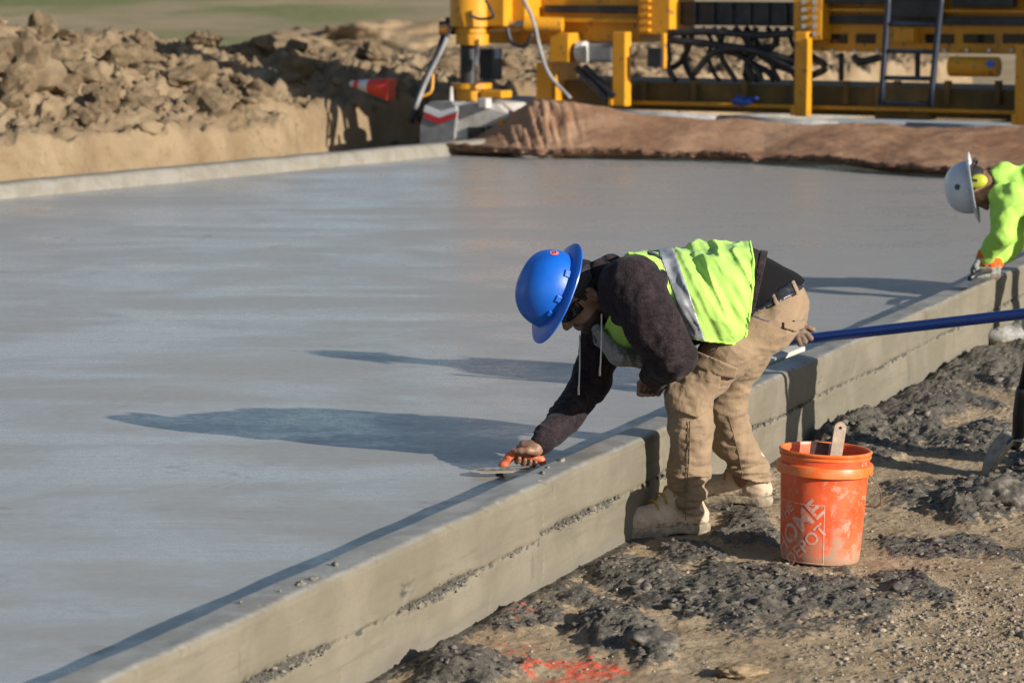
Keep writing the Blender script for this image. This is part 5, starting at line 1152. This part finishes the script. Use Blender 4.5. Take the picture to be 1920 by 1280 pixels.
mt('hose', M_GRY, [(972, -20, -.3), (1000, 40, -.3), (1012, 90, -.3), (1030, 140, -.3), (1070, 185, -.3)], .018); mt('hose', M_BLK, [(950, 50, -.2), (960, 80, -.2), (985, 86, -.2), (998, 64, -.2)], .02); mt('hose', M_BLK, [(910, 0, -.3), (925, 30, -.3), (900, 36, -.3), (880, 28, -.35)], .014)
k = MB(); k.ball(M_(833, 56, -.2), .05); k.build('marker_lamp', simple('amber_lens', (.6, .25, .04), None, rough=.3), pvr, True); mb('lamp_bracket', M_BLK, 822, 40, 846, 66, -.1, .1)
# deck, engine housing and rails above
z_deck = M_(1400, -60, .4)[2]
def up(name, mat, s0, s1, z0, z1, e, th, bev=.02): a_ = M_(960, 0, 0); c_ = K0 + KA * (s0 + s1) / 2 + KB * (e + th / 2); k = MB(); k.box((c_[0], c_[1], (z0 + z1) / 2), (s1 - s0, th, z1 - z0), KR, bev); return k.build(name, mat, pvr)
up('shade_housing', M_YEL, 5.9, 7.3, .55, 3.0, -.10, 1.9, .05); up('shade_frame', M_YEL, -.25, 1.0, z_deck - .28, z_deck + .62, .75, 1.5, .04); up('deck', M_BLK, .3, 6.6, z_deck, z_deck + .06, .3, 2.4); up('engine_housing', M_YEL, 1.6, 4.6, z_deck + .07, z_deck + 1.0, .9, 1.5, .06); up('control_console', M_YEL, 4.9, 5.5, z_deck + .07, z_deck + 1.1, .5, .5, .04)  # first box unseen, added to shade the beams; second added to shade the bank
# bars resting on the burlap behind the mould
for a_, b_ in (((1060, 205), (1345, 222)), ((1350, 222), (1570, 234)), ((1700, 236), (2000, 246))):
    k = MB(); k.cyl(M_(a_[0], a_[1] + 3, -.25), M_(b_[0], b_[1] + 3, -.25), .045, n=14); k.build('finishing_bar', M_GRY, pvr, True)
# ---- burlap drag
FE = np.array([(838, 291), (900, 294), (1000, 298), (1150, 300), (1300, 303), (1430, 308), (1560, 318), (1660, 326), (1760, 333), (1920, 340), (2080, 346)], float)
TE = np.array([(846, 288), (900, 262), (1000, 197), (1022, 190), (1080, 203), (1150, 214), (1350, 231), (1560, 240), (1760, 246), (1920, 249), (2080, 252)], float)
tt = np.linspace(0, 1, 420); ui = np.linspace(838, 2080, 420); fyv = np.interp(ui, FE[:, 0], FE[:, 1]); tyv = np.interp(np.interp(ui, [838, 2080], [846, 2080]), TE[:, 0], TE[:, 1])
vv_ = np.linspace(0, 1, 90); pts = np.zeros((420, 90, 3))
for i in range(420):
    f_ = G(ui[i], fyv[i], SLAB_Z); t_ = M_(ui[i] + 4, tyv[i], -.25 - .2 * 0); base = t_.copy(); base[2] = SLAB_Z; rise = np.clip(t_[2] - SLAB_Z, .02, 2)
    prf = sst(.10, 1.0, vv_) * .75 + .25 * vv_ ** 2
    pts[i, :, :2] = f_[None, :2] + (t_ - f_)[None, :2] * vv_[:, None]; pts[i, :, 2] = SLAB_Z + .012 + rise * prf
fl = pts.reshape(-1, 3); uu = np.repeat(ui, 90).reshape(420, 90); VV = np.tile(vv_, (420, 1))
n1 = fbm(fl * [.8, 1.6, 0.01], 4).reshape(420, 90); n2 = fbm(np.stack([uu.ravel() * .0045, VV.ravel() * 2.6, 0 * uu.ravel()], -1), 4, .55, True).reshape(420, 90)
edge = np.exp(-(VV / .05) ** 2)
bun = np.exp(-((uu - 1010) / 55) ** 2) * np.exp(-((VV - .55) / .4) ** 2)
pts[..., 2] += .025 * n1 * sst(0, .25, VV) + .016 * n2 * sst(.02, .3, VV) + edge * (.012 + .03 * np.abs(n2)) + .004 * fbm(np.stack([uu.ravel() * .010 + VV.ravel() * 1.5, VV.ravel() * 5, 0 * uu.ravel()], -1), 4, .5, True).reshape(420, 90) * sst(.03, .2, VV) + bun * .055 * fbm(np.stack([uu.ravel() * .07 + VV.ravel() * 2.5, VV.ravel() * 2, 0 * uu.ravel()], -1), 3, .5).reshape(420, 90)
fold2 = np.exp(-((uu - (1545 + 260 * (VV - .12))) / 60) ** 2 - ((VV - .12) / .07) ** 2); pts[..., 2] += .07 * fold2
pts[..., :2] += (KB[:2])[None, None] * (-.10 * np.abs(fbm(np.stack([uu.ravel() * .035, 0 * uu.ravel(), 0 * uu.ravel()], -1), 3).reshape(420, 90)) * edge)[..., None]
pts[..., 2] = np.maximum(pts[..., 2], SLAB_Z + .010)
def burlap_mat():
    m = N('wet_burlap'); c = m.mix(m.ramp(m.noise(1.6, 6, .65, .6), .38, .64), (.225, .122, .072), (.34, .212, .132)); c = m.mix(m.ramp(m.noise(5, 6, .7, stretch=(1, 3, 1, .5)), .56, .70, 0, .6), c, (.13, .066, .038)); return m.fin(c, .9, m.bump(m.noise(40, 5, .7), .6, .02), spec=.15)
br = link('burlap_sheet', grid_mesh('burlap_sheet', pts), burlap_mat()); md = br.modifiers.new('t', 'SOLIDIFY'); md.thickness = .012; md.offset = 1; tag(br, 'brown burlap drag sheet trailing on the slab behind the paving machine', 'burlap')
m = MB(); hp_ = [pts[i, 0] + [0, 0, .012] + KB * 0 + np.array([0, 0, .012]) * (1 + fbm(np.array([[ui[i] * .05, 3, 0]]), 3)[0]) for i in range(0, 420, 2)]
m.tube(hp_, [.012 + .014 * abs(math.sin(i * .37)) * random.uniform(.2, 1.4) for i in range(len(hp_))], 8); m.build('frayed_hem', simple('dark_wet_burlap', (.09, .045, .028), (.17, .09, .055), 12, .9, .6, 40, .02), br, True)
# ---- blue bag on the mould, cone on the bank
bgc = M_(1392, 190, .2); m = MB(); m.ball(bgc, (.105, .08, .045), KR, 24, 14)
for v in m.bm.verts: v.co += Vector((0, 0, .012 * math.sin(v.co.x * 60) * (1 if v.co.z > bgc[2] else 0)))
bb = empty('blue_bag', tuple(bgc), 'small crumpled blue bag lying on the lip of the paving machine', 'bag'); m.build('sack', simple('blue_plastic', (.015, .06, .32), (.03, .10, .42), 20, .45, .5, 30, .01), bb, True); MB().tube([bgc + [.09, 0, .01], bgc + [.125, 0, .03], bgc + [.14, 0, .02]], .012, 6).build('tied_neck', M_BLUEP, bb, True)
cn = P(700, 168, 29.9); cone = empty('traffic_cone', tuple(cn), 'orange traffic cone with white bands lying on its side on the dirt bank', 'cone')
cA, cB = Vector(P(657, 157, 29.9)), Vector(P(735, 168, 29.75)); ax_ = (cB - cA).normalized(); Lc = (cB - cA).length
M_CONE = simple('cone_orange', (.72, .045, .02), (.62, .06, .03), 10, .5); M_CWHITE = simple('cone_white', (.66, .66, .68), (.5, .5, .5), 10, .5)
for nm, mt_, a_, b_ in (('cone_tip', M_CWHITE, .0, .10), ('sleeve', M_CONE, .10, .22), ('reflective_band', M_CWHITE, .22, .45), ('cone_skirt', M_CONE, .45, .93)):
    m = MB(); m.cyl(cA + ax_ * Lc * a_, cA + ax_ * Lc * b_, .028 + .085 * a_, .028 + .085 * b_, 24); m.build(nm, mt_, cone, auto=.6)
m = MB(); q_ = ax_.to_track_quat('Z', 'Y').to_matrix(); m.box(cB - ax_ * .015, (.2, .2, .03), q_, .008); m.build('base', M_CONE, cone)
